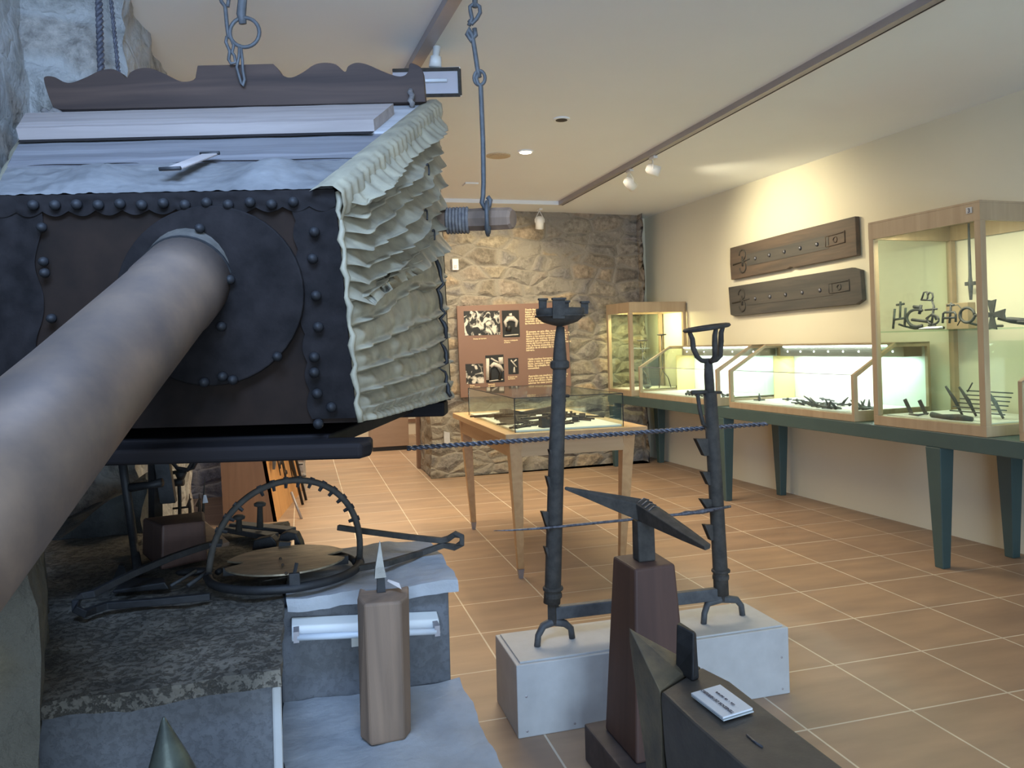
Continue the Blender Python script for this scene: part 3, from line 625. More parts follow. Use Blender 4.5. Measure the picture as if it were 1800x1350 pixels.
def desk_case(name_l, u0, u1, power, off=0):
    t = thing('desk_case', name_l, 'display case', tuple(W((u0+u1)/2, .33, .729)), 0, None)
    z0 = .729; V = .63; zf = 1.012; zt = 1.20; vt = .30
    obj('case_base', MB().box(u0, u1, .03, V, z0, z0+.045, TW), M_case, t, bevel=.002)
    for ue, s in ((u0, 1), (u1, -1)):
        w_ = .022*s
        out = [(V, z0+.04), (V, zf), (vt, zt), (.03, zt), (.03, z0+.04)]
        inn = [(V-.03, z0+.065), (V-.03, zf-.012), (vt+.012, zt-.028), (.05, zt-.028), (.05, z0+.065)]
        m = MB(); a = [TW(ue, v, z) for v, z in out]; b = [TW(ue, v, z) for v, z in inn]; c = [TW(ue+w_, v, z) for v, z in out]; d = [TW(ue+w_, v, z) for v, z in inn]
        n = 5; vs = a+b+c+d; fs = []
        for i in range(n):
            j = (i+1) % n
            fs += [(i, j, n+j, n+i), (2*n+i, 3*n+i, 3*n+j, 2*n+j), (i, 2*n+i, 2*n+j, j), (n+i, n+j, 3*n+j, 3*n+i)]
        m.add(vs, fs); obj('end_frame', m, M_case, t)
        g = MB().prism([TW(ue+w_*.5, v, z) for v, z in inn], WE*.003); obj('end_pane', g, M_glass, t)
    obj('top_board', MB().box(u0, u1, .03, vt-.0, zt-.012, zt, TW), M_case, t)
    obj('front_pane', MB().box(u0+.022, u1-.022, V-.008, V-.004, z0+.045, zf, TW), M_glass, t)
    g = MB(); g.hull8([TW(u0+.02, V-.006, zf), TW(u1-.02, V-.006, zf), TW(u1-.02, V-.010, zf-.002), TW(u0+.02, V-.010, zf-.002)], [TW(u0+.02, vt, zt-.004), TW(u1-.02, vt, zt-.004), TW(u1-.02, vt-.004, zt-.008), TW(u0+.02, vt-.004, zt-.008)]); obj('sloping_pane', g, M_glass, t)
    obj('pane_joint', MB().box(u0+.02, u1-.02, V-.011, V-.002, zf-.002, zf+.002, TW), M_track, t)
    obj('back_panel', MB().box(u0+.02, u1-.02, .03, .045, z0+.045, zt-.012, TW), M_cback, t)
    obj('side_lining', MB().box(u1-.028, u1-.024, .05, .24, z0+.05, zt-.09, TW), M_yel, t, plabel='yellow inner side lining')
    # light box with pin lamps along the top back
    lb = obj('light_box', MB().box(u0+.05, u1-.05, .045, .19, zt-.092, zt-.022, TW), M_lbox, t)
    nl = 8
    for i in range(nl):
        u = u0+.14+(u1-u0-.28)*i/(nl-1); obj('pin_lamp', MB().ball(TW(u, .191, zt-.058), .0065, 8), M_led, lb, smooth=True)
    obj('light_tube', MB().tube([TW(u0+.18, .20, zt-.020), TW(u1-.10, .20, zt-.020)], .0055, 8), M_tube, t, smooth=True)
    obj('display_cloth', MB().box(u0+.03, u1-.03, .05, V-.03, z0+.046, z0+.052, TW), M_mat_white, t)
    lamp_area('case_tube_light', (u0+u1)/2, .135, zt-.098, (u0+u1)/2, .115, .9, u1-u0-.16, .05, power, COOL)
    return t
desk_case('slant-fronted glass desk case between the two tall cases, farther of the pair', 2.13, 3.46, 5)
desk_case('slant-fronted glass desk case nearer the photographer, left of the tall near case', .634, 1.97, 6)
desk_case('glass desk case cut off by the right edge of the photo', -1.78, -.46, 5)
obj_sign = None
def tall_case(label, u0, u1, zt, power, col, warmback):
    z0 = .729; V = .64; t = thing('tall_case', label, 'display case', tuple(W((u0+u1)/2, .33, z0)), 0)
    hd = .10; zb = z0+.055; pw_ = .036
    obj('case_base', MB().box(u0, u1, .02, V, z0, zb, TW), M_case, t, bevel=.002)
    h = obj('case_head', MB().box(u0, u1, .02, V, zt-.012, zt, TW), M_case, t, bevel=.002)
    for a in ((u0, u1, V-.02, V), (u0, u0+.02, .02, V-.02), (u1-.02, u1, .02, V-.02), (u0, u1, .02, .04)):
        obj('head_board', MB().box(*a, zt-hd, zt-.012, TW), M_case, t)
    for u in (u0, u1-pw_):
        for v in (.02, V-pw_): obj('corner_post', MB().box(u, u+pw_, v, v+pw_, zb, zt-hd, TW), M_case, t, bevel=.002)
    obj('front_pane', MB().box(u0+pw_, u1-pw_, V-.014, V-.010, zb, zt-hd, TW), M_glass, t)
    for u in (u0+.012, u1-.016): obj('end_pane', MB().box(u, u+.004, pw_+.02, V-pw_, zb, zt-hd, TW), M_glass, t)
    m = MB().box(u0+.04, u1-.04, V-.10, V-.07, zt-hd+.02, zt-hd+.03, TW); obj('light_tube', m, M_tubew, t)
    obj('display_cloth', MB().box(u0+.05, u1-.05, .05, V-.05, zb, zb+.006, TW), M_mat_white, t)
    lamp_area('tall_case_light', (u0+u1)/2, V-.12, zt-.09, (u0+u1)/2, .25, .9, u1-u0-.15, .05, power, col)
    return t, zb
t1, zb1 = tall_case('tall glass case in the far corner, glowing warm, beside the rubble wall', 3.60, 4.12, 1.63, 7, (1, .80, .42), True)
t2, zb2 = tall_case('tall near glass case holding cross-shaped branding irons on a glass shelf', -.29, .465, 1.905, 6.5, (1, .90, .66), True)
# far case warm spot on its rear wall
spot('tall_case_halogen', tuple(W(3.82, .35, 1.50)), tuple(W(3.90, .0, 1.42)), 14, (1, .84, .45), 120, 1)
zs = 1.27
obj('glass_shelf', MB().box(-.27, .445, .06, .60, zs-.008, zs, TW), M_shelf, t2)
def on_near(x, y, v=.35): return pw(x, y, v)
# number plate 3 on the near tall case
def text(body, size, loc, rot, m, name, parent, ext=.0004, align='LEFT', sx=1):
    cu = bpy.data.curves.new(name, 'FONT'); cu.body = body; cu.size = size; cu.extrude = ext; cu.align_x = align; cu.resolution_u = 2; cu.offset = size*.035
    o = bpy.data.objects.new(name, cu); COL.objects.link(o)
    dg = bpy.context.evaluated_depsgraph_get(); me = bpy.data.meshes.new_from_object(o.evaluated_get(dg)); bpy.data.objects.remove(o)
    R = Matrix(rot).transposed().to_4x4() if not isinstance(rot, Matrix) else rot
    me.transform(Matrix.Diagonal((sx, 1, 1, 1))); me.transform(world_of(parent).inverted() @ Matrix.Translation(Vector(loc)) @ R)
    me.materials.clear(); me.materials.append(m); o = bpy.data.objects.new(name, me); COL.objects.link(o); o.parent = parent; return o
a = pw(1699, 376, .641); pl = obj('number_plate', MB().prism([a+WE*.0+WN*.001, a-WE*.033+WN*.001, a-WE*.033+WN*.001+Vector((0, 0, .03)), a+WN*.001+Vector((0, 0, .03))], WN*.003), M_white, t2)
text('3', .03, a+WN*.0052-WE*.011+Vector((0, 0, .004)), [-WE, Vector((0, 0, 1)), WN], M_ink, 'number', t2)
# ---- branding irons on the shelf
def strip(m, pts, wd, th, depth=Vector((0, 0, 0))):
    """flat bar following pts (world), width wd in the plane WE/Z, thickness th along WN"""
    P = [Vector(p) for p in pts]
    m.tube(P, wd/2, 6)
    return m
def P3(x, y, v=.34): return pw(x, y, v)
def iron(label, strokes, r=.007, v=.34, foot=None, name='branding_iron', cat='branding iron', mm=None):
    m = MB()
    for s in strokes: m.tube([P3(x, y, v) for x, y in s], r, 7)
    if foot:
        for s in foot: m.tube([Vector(p) for p in s], r*.9, 7)
    return single(name, m, mm or M_ironhaze, label, cat, 'branding irons on the glass shelf', smooth=True)
def handle(x, y, v=.34, L=.26):   # shaft running back over the shelf
    p = P3(x, y, v); z_ = zs+.012
    return [[p, lerp(p, Vector((p.x, p.y, z_)), .4)+WN*(-.04), Vector((p.x, p.y, z_))-WN*.12, Vector((p.x, p.y, z_))-WN*L]]
def sh(x, v): p = P3(x, 500, v); return W((p-WA).dot(WE), v, zs+.007)
iron('branding iron shaped like a letter H topped by a small cross', [[(1570, 578), (1573, 543)], [(1590, 575), (1592, 541)], [(1571, 562), (1591, 559)], [(1582, 560), (1583, 530)], [(1576, 536), (1589, 534)]], foot=handle(1580, 570))
def circ(cx, cy, rx, ry, a0=0, a1=360, n=18): return [(cx+rx*math.cos(math.radians(a0+(a1-a0)*i/n)), cy+ry*math.sin(math.radians(a0+(a1-a0)*i/n))) for i in range(n+1)]
iron('branding iron shaped like a large letter C with flared ends', [circ(1612, 559, 18, 15, -60, -300), [(1617, 540), (1606, 539)], [(1619, 536), (1616, 552)], [(1603, 562), (1636, 566)]], r=.009, foot=handle(1600, 572))
iron('branding iron shaped like a letter B standing highest on the shelf', [[(1619, 527), (1640, 528)], [(1620, 527), (1624, 514), (1629, 513), (1631, 520), (1630, 527)], [(1631, 519), (1634, 514), (1639, 516), (1640, 522), (1638, 528)], [(1638, 528), (1642, 540), (1640, 552), (1636, 572)]], r=.0055, v=.30)
iron('branding iron with a flared fleur cross beside the C', [[(1626, 545), (1647, 543)], [(1641, 536), (1638, 572)], [(1632, 572), (1645, 573)], [(1628, 560), (1640, 551), (1646, 562)], circ(1640, 562, 10, 8)], r=.006, v=.36)
iron('branding iron shaped like an arched M under a cross', [[(1657, 568), (1658, 551), (1661, 549), (1678, 549), (1680, 553), (1680, 566)], [(1669, 568), (1672, 532)], [(1665, 537), (1677, 536)], [(1659, 559), (1680, 558)]], r=.0065)
iron('branding iron with a big plain ring', [circ(1700, 554, 13, 13), [(1713, 554), (1726, 554), (1750, 556)]], r=.008, v=.34, foot=handle(1700, 566))
iron('branding iron with a thin arched hook behind the ring', [[(1676, 537), (1684, 536), (1691, 544), (1690, 560), (1683, 572)]], r=.003, v=.26)
m = MB(); c = P3(1745, 553, .42)
for k in range(4):
    a = k*PI/2+PI/2; d = WE*(-math.cos(a))*1+Vector((0, 0, math.sin(a))); q = WE*(-math.sin(a))*-1+Vector((0, 0, math.cos(a))); L_ = .078
    q = d.cross(WN).normalized()
    m.prism([c-q*.008, c+q*.008, c+d*L_+q*.026, c+d*L_*.93, c+d*L_-q*.026], WN*.008)
m.tube([c, c-WN*.05-WE*.08+Vector((0, 0, -.04)), Vector((c.x, c.y, zs+.02))-WE*.22], .006, 7)
single('branding_iron', m, M_ironhaze, 'large flared cross branding iron behind the near post of the tall case', 'branding iron', 'branding irons on the glass shelf')
m = MB().tube([sh(1752, .40)+Vector((0, 0, .04)), sh(1775, .38)+Vector((0, 0, .03)), sh(1800, .36)+Vector((0, 0, .02)), sh(1830, .34)+Vector((0, 0, .018))], [.006, .016, .018, .012], 8); single('iron_shaft', m, M_ironhaze, 'thick tapering iron shaft at the right end of the glass shelf', 'iron tool', smooth=True)
a = sh(1612, .55); m = MB().hull8([a, a-WE*.13, a-WE*.11-WN*.06, a+WE*.0-WN*.06], [a+Vector((0, 0, .002)), a-WE*.13+Vector((0, 0, .002)), a-WE*.11-WN*.06+Vector((0, 0, .012)), a-WN*.06+Vector((0, 0, .012))]); single('label_card', m, M_card, 'white label card at the front of the glass shelf under the branding irons', 'card')
# bottom of near tall case: roasting gridiron of parallel rods, blades, cards
def fl(x, y, v, z): p = pw(x, y, v); return W((p-WA).dot(WE), v, z)
zz = zb2+.006
m = MB()
for k in range(6):
    u0_ = .13-.0; z_ = zz+.03+k*.022; m.tube([W(.15-.012*k, .40-.012*k, z_), W(-.16, .36-.012*k, z_-.004)], .0038, 6)
for u in (.135, .045, -.12): m.tube([W(u+.02, .42, zz+.165), W(u, .38, zz+.09), W(u-.03, .36, zz+.006)], [.006, .011, .006], 7)
m.tube([W(.03, .40, zz+.14), W(-.02, .42, zz+.19)], .004, 6)
single('gridiron', m, M_ironhaze, 'iron roasting rack of parallel rods in the bottom of the near tall case', 'rack', smooth=True)
for k, (x, lb) in enumerate(((1598, 'small curved iron blade standing on the case floor, left one'), (1624, 'small curved iron blade standing on the case floor, right one beside the first'))):
    a = fl(x, 735, .45, zz); m = MB().hull8([a, a-WE*.03, a-WE*.03-WN*.006, a-WN*.006], [a+WE*.045+Vector((0, 0, .075)), a+WE*.02+Vector((0, 0, .085)), a+WE*.02+Vector((0, 0, .085))-WN*.006, a+WE*.045+Vector((0, 0, .075))-WN*.006]); single('curved_iron', m, M_ironhaze, lb, 'blade', 'blades in the near tall case', bevel=.002)
for k, (u, v, l) in enumerate(((.22, .52, 'cream paper label in the near tall case below the two blades'), (.02, .54, 'cream paper label in the near tall case below the gridiron'), (-.17, .50, 'cream paper label by the near post of the tall case'))):
    single('paper_label', MB().box(u, u+.11, v-.03, v+.03, zz, zz+.003, TW), M_mat_white, l, 'card')
m = MB().tube([W(.12, .56, zz+.018), W(.04, .57, zz+.014), W(-.06, .56, zz+.016), W(-.13, .55, zz+.012)], [.016, .012, .018, .012], 8); single('iron_tool', m, M_ironhaze, 'stout iron tool lying at the front of the near tall case floor', 'iron tool', smooth=True)
m = MB().tube([W(.30, .54, zz+.006), W(.22, .555, zz+.008), W(.17, .53, zz+.02)], [.004, .006, .004], 6); single('iron_tool', m, M_ironhaze, 'thin hooked iron tool at the left front of the near tall case floor', 'iron tool', smooth=True)
single('wooden_block', MB().box(.245, .40, .08, .14, zs, zs+.155, TW), M_case, 'pale wooden block at the back of the glass shelf', 'block', bevel=.003)
m = MB(); a = W(.285, .07, 1.53); m.tube([a+Vector((0, 0, .36)), a+Vector((0, 0, .05)), a, a+Vector((0, 0, -.09))], [.006, .009, .014, .008], 8); m.box(.252, .318, .062, .078, 1.525, 1.547, TW)
single('iron_cross_rod', m, M_ironhaze, 'long grey iron rod with a crossbar rising behind the branding irons', 'iron tool', smooth=False)
# far tall case contents: two small candle holders, tools
ff = zb1+.006
def holder(label, x, ytop, v, wd, forks):
    a = pw(x, ytop, v); u = (a-WA).dot(WE); m = MB()
    m.lathe(W(u, v, a.z-.012), [(.008, 0), (wd, .006), (wd*1.05, .014), (wd*.95, .016)], 16)
    if forks:
        for s in (-1, 1): m.tube([W(u+s*wd*.7, v, a.z-.02), W(u+s*wd*.65, v, a.z-.06), W(u+s*.008, v, a.z-.11), W(u, v, a.z-.13)], .004, 6)
        m.tube([W(u, v, a.z-.12), W(u, v, ff+.16)], .006, 8)
    else: m.tube([W(u, v, a.z), W(u, v, ff+.16)], .006, 8)
    for s in range(3):
        q = s*2*PI/3; m.tube([W(u, v, ff+.17), W(u+.05*math.cos(q), v+.05*math.sin(q), ff+.10), W(u+.075*math.cos(q), v+.075*math.sin(q), ff+.004)], .005, 6)
    return single('candle_stand', m, M_ironhaze, label, 'candle stand', 'candle stands in the far tall case', smooth=True)
holder('small three-footed candle stand with a forked top in the far case, left one', 1129, 598, .34, .055, True)
holder('small three-footed candle stand with a flat disc top in the far case, right one', 1163, 588, .25, .045, False)
for x, v, l in ((1138, .42, 'small dark lump of iron on the floor of the far tall case'), (1195, .20, 'small dark oval iron piece at the right of the far tall case')):
    u = (pw(x, 690, v)-WA).dot(WE); single('iron_piece', MB().ball(W(u, v, ff+.022), .03, 12, (1.3, .8, .75)), M_ironhaze, l, 'iron tool', smooth=True)
# ---- small objects in the desk cases
def blob_tool(c, s, kind, ang):
    m = MB(); d = WE*math.cos(ang)+WN*math.sin(ang); q = d.cross(Vector((0, 0, 1)))
    U = Vector((0, 0, 1))
    if kind == 0: m.tube([c-d*s, c-d*s*.3+U*.012, c+d*s*.4+U*.008, c+d*s], [.004, .008, .010, .003], 7)
    elif kind == 1: m.tube(arc(c+U*.006, s*.55, 0, 5.2, 12, d, q), .005, 6); m.tube([c+d*s*.5+U*.006, c+d*s*1.4+U*.014], .005, 6)
    elif kind == 2:
        m.tube([c-d*s+U*.004, c+d*s+U*.02], .006, 6); m.tube([c-d*s*.2-q*s*.5+U*.01, c+q*s*.5+U*.012], .006, 6); m.ball(c+d*s*.6+U*.015, .013, 8)
    elif kind == 3:
        m.tube([c+U*.008, c+U*.03+d*.02, c+U*.06+d*s*.8], [.012, .009, .003], 7); m.tube([c+U*.01, c-d*s*.7+U*.01], [.012, .004], 7); m.tube([c+q*s*.6+U*.008, c-q*s*.6+U*.008], .005, 6)
    else: m.ball(c+U*.011, .013, 8); m.tube([c+U*.01, c+q*.035+U*.02], .004, 6)
    return m
ZD = .729+.053
KN = ['iron_pin', 'iron_ring_key', 'cross_iron', 'spur_iron', 'iron_stud']
KL = ['slim grey iron pin', 'ring-ended iron key', 'crossed iron hinge piece', 'spiky iron spur', 'round-headed iron stud']
def scatter(u0, u1, v0, v1, n, seed, where, kinds, s=.04):
    rnd = random.Random(seed)
    for i in range(n):
        u = u0+(u1-u0)*(i+.5*rnd.random())/n; v = v0+(v1-v0)*rnd.random(); k = rnd.choice(kinds)
        o = blob_tool(W(u, v, ZD), s*rnd.uniform(.75, 1.2), k, rnd.uniform(0, PI))
        single(KN[k], o, M_ironhaze, 'small %s %s' % (KL[k], where), 'iron tool', '%s, %s' % (KN[k].replace('_', ' ')+'s', where), smooth=True)
scatter(.72, 1.42, .28, .56, 24, 3, 'in the nearer desk case', [0, 1, 2, 3, 3], .066)
scatter(1.45, 1.90, .10, .5, 4, 4, 'in the nearer desk case', [3, 2], .062)
scatter(2.2, 2.95, .38, .56, 9, 5, 'in the farther desk case', [1, 2, 0], .03)
for i in range(7): single('iron_stud', blob_tool(W(2.42+i*.05, .56, ZD), .03, 4, 0), M_ironhaze, 'dark iron stud in the front row of the farther desk case', 'iron stud', 'row of studs in the farther desk case', smooth=True)
scatter(-.62, -.50, .2, .5, 3, 9, 'in the desk case at the right edge', [0, 1], .04)
# flat cards under glass front of near desk case
for i, u in enumerate((.75, .93, 1.11, 1.29)):
    single('paper_label', MB().box(u, u+.10, .555, .59, ZD, ZD+.002, TW), M_card, 'small white label along the front glass of the nearer desk case', 'card', 'front labels of the nearer desk case')
# ================================================================== CARVED BOARDS ON THE WALL
def board(label, pts, mt, seed, rounded):
    c = [pw(x, y, .0) for x, y in pts]; ctr = sum(c, Vector())/4
    t = thing('carved_board', label, 'board', tuple(ctr), 0)
    fr = [pw(x, y, .045) for x, y in pts]
    P = []
    if rounded:
        a, b, c2, d = fr
        P = [a, lerp(a, b, .3), lerp(a, b, .6), lerp(b, a, .05), lerp(b, c2, .10), lerp(b, c2, .90), lerp(c2, d, .04), lerp(c2, d, .5)+Vector((0, 0, .004)), lerp(d, c2, .04), lerp(d, a, .07)]
    else:
        a, b, c2, d = fr; P = [a, lerp(a, b, .5)+Vector((0, 0, .004)), b, c2, lerp(c2, d, .44), lerp(c2, d, .47)+Vector((0, 0, .012)), lerp(c2, d, .5), d, lerp(d, a, .5)+WE*.01]
    bb = obj('board', MB().prism(P, -WN*.040), mt, t, bevel=.005)
    a, b, c2, d = fr
    def Q(s, r): return lerp(lerp(a, b, s), lerp(d, c2, s), r)+WN*.003
    for i in range(5):
        s = .24+.125*i; m = MB().lathe(Q(s, .5), [(.017, 0), (.014, .008), (.006, .012), (.0005, .013)], 12, WN); obj('boss', m, M_spit, t, smooth=True)
    cx, cy = .12, .5
    m = MB()
    for sg in (-1, 1):
        ctr2 = Q(.12, .5+.19*sg); m.tube(arc(ctr2, .045, .4*PI*sg, (.4+1.6)*PI*sg, 16, WE, Vector((0, 0, 1))), .006, 6)
    m.tube([Q(.03, .55), Q(.19, .48)], .006, 6); m.tube([Q(.12, .35), Q(.12, .65)], .009, 6)
    obj('iron_scroll', m, M_iron, t, smooth=True)
    m = MB()
    for r in (.35, .62): m.tube([Q(.80, r), Q(.93, r-.02)], .004, 6)
    m.tube([Q(.80, .34), Q(.80, .62)], .004, 6); m.tube([Q(.93, .30), Q(.93, .62)], .004, 6); m.tube(arc(Q(.865, .48), .02, 0, 6, 10, WE, Vector((0, 0, 1))), .004, 6)
    obj('carved_mark', m, mt, bb, smooth=True)
    m = MB().grid(lambda u, v: Q(.16+u*.66, .32+v*.36), 2, 2); obj('recess', m, M_bdark, bb)
board('upper carved oak board with square corners and a row of studs on the cream wall', [(1283, 436), (1503, 380), (1506, 449), (1285, 492)], M_bboard, 1, False)
board('lower blackened carved board with rounded corners on the cream wall', [(1280, 505), (1511, 468), (1516, 534), (1284, 557)], M_bdark, 2, True)
# ================================================================== INFORMATION PANEL
def pyw(x, y, o):                # point on the slightly skewed rubble wall
    r = ray(x, y); t = (7.4714-o)/(r.y-.085*r.x); return O+r*t
YP = 0.0
ip = thing('information_panel', 'large brown information panel with five black-and-white photographs and cream text', 'panel', tuple(pyw(905, 690, .05)))
pc = [pyw(803, 538, .05), pyw(996, 531, .05), pyw(1005, 690, .05), pyw(810, 699, .05)]
obj('panel_board', MB().prism(pc, Vector((0, .03, 0))), M_panel, ip, bevel=.002)
def photo_mat(name, seed, sc):
    m, nt, b = newmat(name); L = nt.links.new
    mp = coords(nt, (1, 1, 1), loc=(seed*3.1, seed, seed*1.7))
    n = nd(nt, 'ShaderNodeTexNoise'); n.inputs['Scale'].default_value = sc; n.inputs['Detail'].default_value = 5; n.inputs['Distortion'].default_value = 1.2
    L(mp.outputs[0], n.inputs['Vector']); r = ramp(nt, [(.50, (.03, .03, .028)), (.60, (.75, .70, .58))]); L(n.outputs[0], r.inputs[0]); L(r.outputs[0], b.inputs['Base Color'])
    b.inputs['Roughness'].default_value = .4; return m
PHP = [((815, 547), (878, 546), (880, 588), (817, 590), 'photograph of a cluttered forge interior'), ((882, 546), (912, 545), (914, 592), (884, 593), 'photograph of a smith in a pale shirt bending over his work'),
       ((818, 640), (849, 639), (851, 673), (820, 675), 'photograph of flames and tools'), ((853, 625), (885, 623), (887, 671), (855, 673), 'photograph of two people bending over a task'), ((893, 630), (911, 629), (912, 657), (894, 658), 'photograph of hands holding a rod')]
M_phd = mat('photo_black', (.03, .03, .028), None, .4, scale=2, bump=0); M_phl = mat('photo_pale', (.78, .72, .6), (.5, .46, .38), .4, scale=30, bump=0)
for i, (a, b, c, d, l) in enumerate(PHP):
    P = [pyw(*q, .053) for q in (a, b, c, d)]
    ph = obj('photograph', MB().prism(P, Vector((0, .003, 0))), (photo_mat('photo_print_%d' % i, i+1, 14) if i in (0, 2) else M_phd), ip, plabel=l)
    def fig(pts, rr, k=0):
        Q = [pyw(x, y, .055+.0007*k) for x, y in pts]; obj('figure', MB().tube(Q, rr, 8), M_phl if k < 2 else M_phd, ph, smooth=True)
    if i == 1: fig([(897, 551), (898, 556)], .016); fig([(890, 575), (888, 566), (893, 560), (902, 560), (908, 565), (907, 575)], [.010, .018, .026, .026, .018, .010]); fig([(895, 572), (894, 582)], .028, 2); fig([(887, 590), (911, 588)], .006)
    if i == 3:
        fig([(857, 630), (857, 668)], .018); fig([(880, 628), (881, 640)], .024); fig([(862, 645), (868, 640), (878, 644), (884, 652)], [.016, .022, .024, .014]); fig([(863, 630), (876, 637)], .008, 1); fig([(862, 668), (862, 648), (868, 645)], .010, 2); fig([(878, 668), (880, 655), (874, 645)], .016, 2); fig([(860, 670), (884, 667)], .006, 0)
    if i == 4: fig([(898, 633), (908, 645)], .007); fig([(908, 632), (903, 636)], .007); fig([(904, 645), (904, 655)], [.004, .014])
CAPS = [(832, 594, 'Fragua de herrero', 1), (886, 597, 'Herrero trabajando\nel hierro', 2), (826, 676, 'Fragua\nde la comarca', 2), (858, 674, 'Herrando\nun caballo', 2), (893, 661, 'Forjando una\nherradura', 2)]
XV = Vector((1, 0, -.0)); 
XV = (pc[1]-pc[0]).normalized(); ZV = Vector((0, 0, 1)); ZV = (ZV-XV*ZV.dot(XV)).normalized(); NV = XV.cross(ZV)
for x, y, s, n_ in CAPS:
    p = pyw(x, y+3, .054)
    text(s, .018, p, [XV, ZV, NV], M_cream, 'caption', ip)
PAR = [(923, 543, ['Desde tiempos muy', 'lejanos el hombre ha', 'usado de modo', 'habitual o artesanal', 'su trabajo manual y', 'generado. El hierro de', 'las fraguas del Alto Aragón.']),
       (925, 582, ['El yunque, en esta dilat. se coloca sobre', 'dicho tronco. Una vez hecho, el herrero de', 'hierro y los aceros endurecen al dar calor a', 'apagando las antiguas técnicas, el martillo', 'siempre que caldeado el metal se golpea', 'cerca del horno, pronto comienza a tomar el', 'rojo, la fragua encendida a todo y hace', 'aquellos de el trabajo del hierro el', 'herrero.']),
       (928, 630, ['Había muchos herreros en el Alto', 'oficio y casa de pueblo, forjaban rejas,', 'llaves, cerrojos y clavos, bisagras y', 'útiles. Se trabajaba en hierro para la', 'comunidad.']),
       (929, 660, ['Aparecían sus muchos adornos, dibujos', 'en la decoración de clavos. De ahí que', 'todos los oficios y labradores, para', 'adornar las casas puertas de madera.'])]
for x, y, ls in PAR:
    for i, s in enumerate(ls):
        p = pyw(x, y+4.05*i+3, .054)
        maxw = (pyw(991, y, .05)-pyw(x, y, .05)).length
        o = text(s, .0265, p, [XV, ZV, NV], M_cream, 'text_line', ip, sx=1)
        if s == 'Desde tiempos muy' or s.startswith('El yunque'):
            pass
# wall switch
a = py(800, 466, 7.57); t = thing('wall_switch', 'small white switch box on the rubble wall above the panel', 'switch', tuple(a))
obj('switch_box', MB().box(a.x-.03, a.x+.03, 7.55, 7.62, a.z-.05, a.z+.06), M_plw, t, bevel=.004); obj('rocker', MB().box(a.x-.012, a.x+.012, 7.544, 7.552, a.z-.03, a.z+.0), M_track, t)
a = py(787, 769, 7.55); single('small_plate', MB().hull8([a+Vector((-.035, 0, -.05)), a+Vector((.02, 0, -.07)), a+Vector((.02, .03, -.07)), a+Vector((-.035, .03, -.05))], [a+Vector((-.035, 0, .06)), a+Vector((.02, 0, .045)), a+Vector((.02, .03, .045)), a+Vector((-.035, .03, .06))]), M_white, 'small white tilted plate low on the rubble wall beside the doorway', 'plate')
# ================================================================== TABLE WITH GLASS COVER
tb = thing('display_table', 'honey-coloured wooden table with tapered legs in the middle of the room', 'table', (1.40, 4.72, 0))
ang = 0
x0, x1, y0, y1 = 1.0, 1.795, 4.00, 5.50; ztb = .79
obj('tabletop', MB().box(x0, x1, y0, y1, ztb-.035, ztb), M_oak, tb, bevel=.003)
lx = (1.14, 1.70); ly = (4.20, 5.40)
lx = (1.07, 1.715); ly = (4.10, 5.42)
for i, X in enumerate(lx):
    for j, Y in enumerate(ly):
        sx = .025 if i == 0 else -.025; sy = .02*(1 if j == 0 else -1)
        m = MB(); a = .036; b = .017; bx, by = X+sx*1.2, Y+sy*2.5
        m.hull8([(bx-b, by-b, .05), (bx+b, by-b, .05), (bx+b, by+b, .05), (bx-b, by+b, .05)], [(X-a, Y-a, ztb-.035), (X+a, Y-a, ztb-.035), (X+a, Y+a, ztb-.035), (X-a, Y+a, ztb-.035)])
        lg = obj('leg', m, M_oak, tb, bevel=.003)
        obj('leg_tip', MB().hull8([(bx-.011, by-.011, 0), (bx+.011, by-.011, 0), (bx+.011, by+.011, 0), (bx-.011, by+.011, 0)], [(bx-b, by-b, .05), (bx+b, by-b, .05), (bx+b, by+b, .05), (bx-b, by+b, .05)]), M_track, lg)
for Y in (ly[0]-.03, ly[1]+.01): obj('apron', MB().box(lx[0]+.03, lx[1]-.03, Y, Y+.02, ztb-.13, ztb-.035), M_oakx, tb)
for X in (lx[0]-.03, lx[1]+.01): obj('apron', MB().box(X, X+.02, ly[0]+.03, ly[1]-.03, ztb-.13, ztb-.035), M_oak, tb)
gx0, gx1, gy0, gy1, gz = 1.065, 1.675, 4.05, 5.25, ztb+.178
single('display_cloth', MB().box(gx0+.006, gx1-.006, gy0+.006, gy1-.006, ztb, ztb+.012), M_mat_white, 'white cloth panel on the table under the glass cover', 'cloth', bevel=.003)
gc = thing('glass_cover', 'five-sided clear glass cover standing on the honey-coloured table', 'glass cover', ((gx0+gx1)/2, (gy0+gy1)/2, ztb))
for b in ((gx0, gx1, gy0, gy0+.004), (gx0, gx1, gy1-.004, gy1), (gx0, gx0+.004, gy0+.004, gy1-.004), (gx1-.004, gx1, gy0+.004, gy1-.004)): obj('glass_pane', MB().box(*b, ztb, gz), M_glass, gc)
obj('glass_pane', MB().box(gx0, gx1, gy0, gy1, gz, gz+.004), M_glass, gc)
for (X, Y) in ((gx0, gy0), (gx1, gy0), (gx0, gy1), (gx1, gy1)): obj('edge_seal', MB().box(X-.002, X+.002, Y-.002, Y+.002, ztb, gz+.004), M_iron2, gc)
for b in ((gx0, gx1, gy0-.002, gy0+.002), (gx0, gx1, gy1-.002, gy1+.002), (gx0-.002, gx0+.002, gy0, gy1), (gx1-.002, gx1+.002, gy0, gy1)): obj('edge_seal', MB().box(*b, gz+.001, gz+.005), M_iron2, gc)
rnd = random.Random(12)
ZT = ztb+.0125
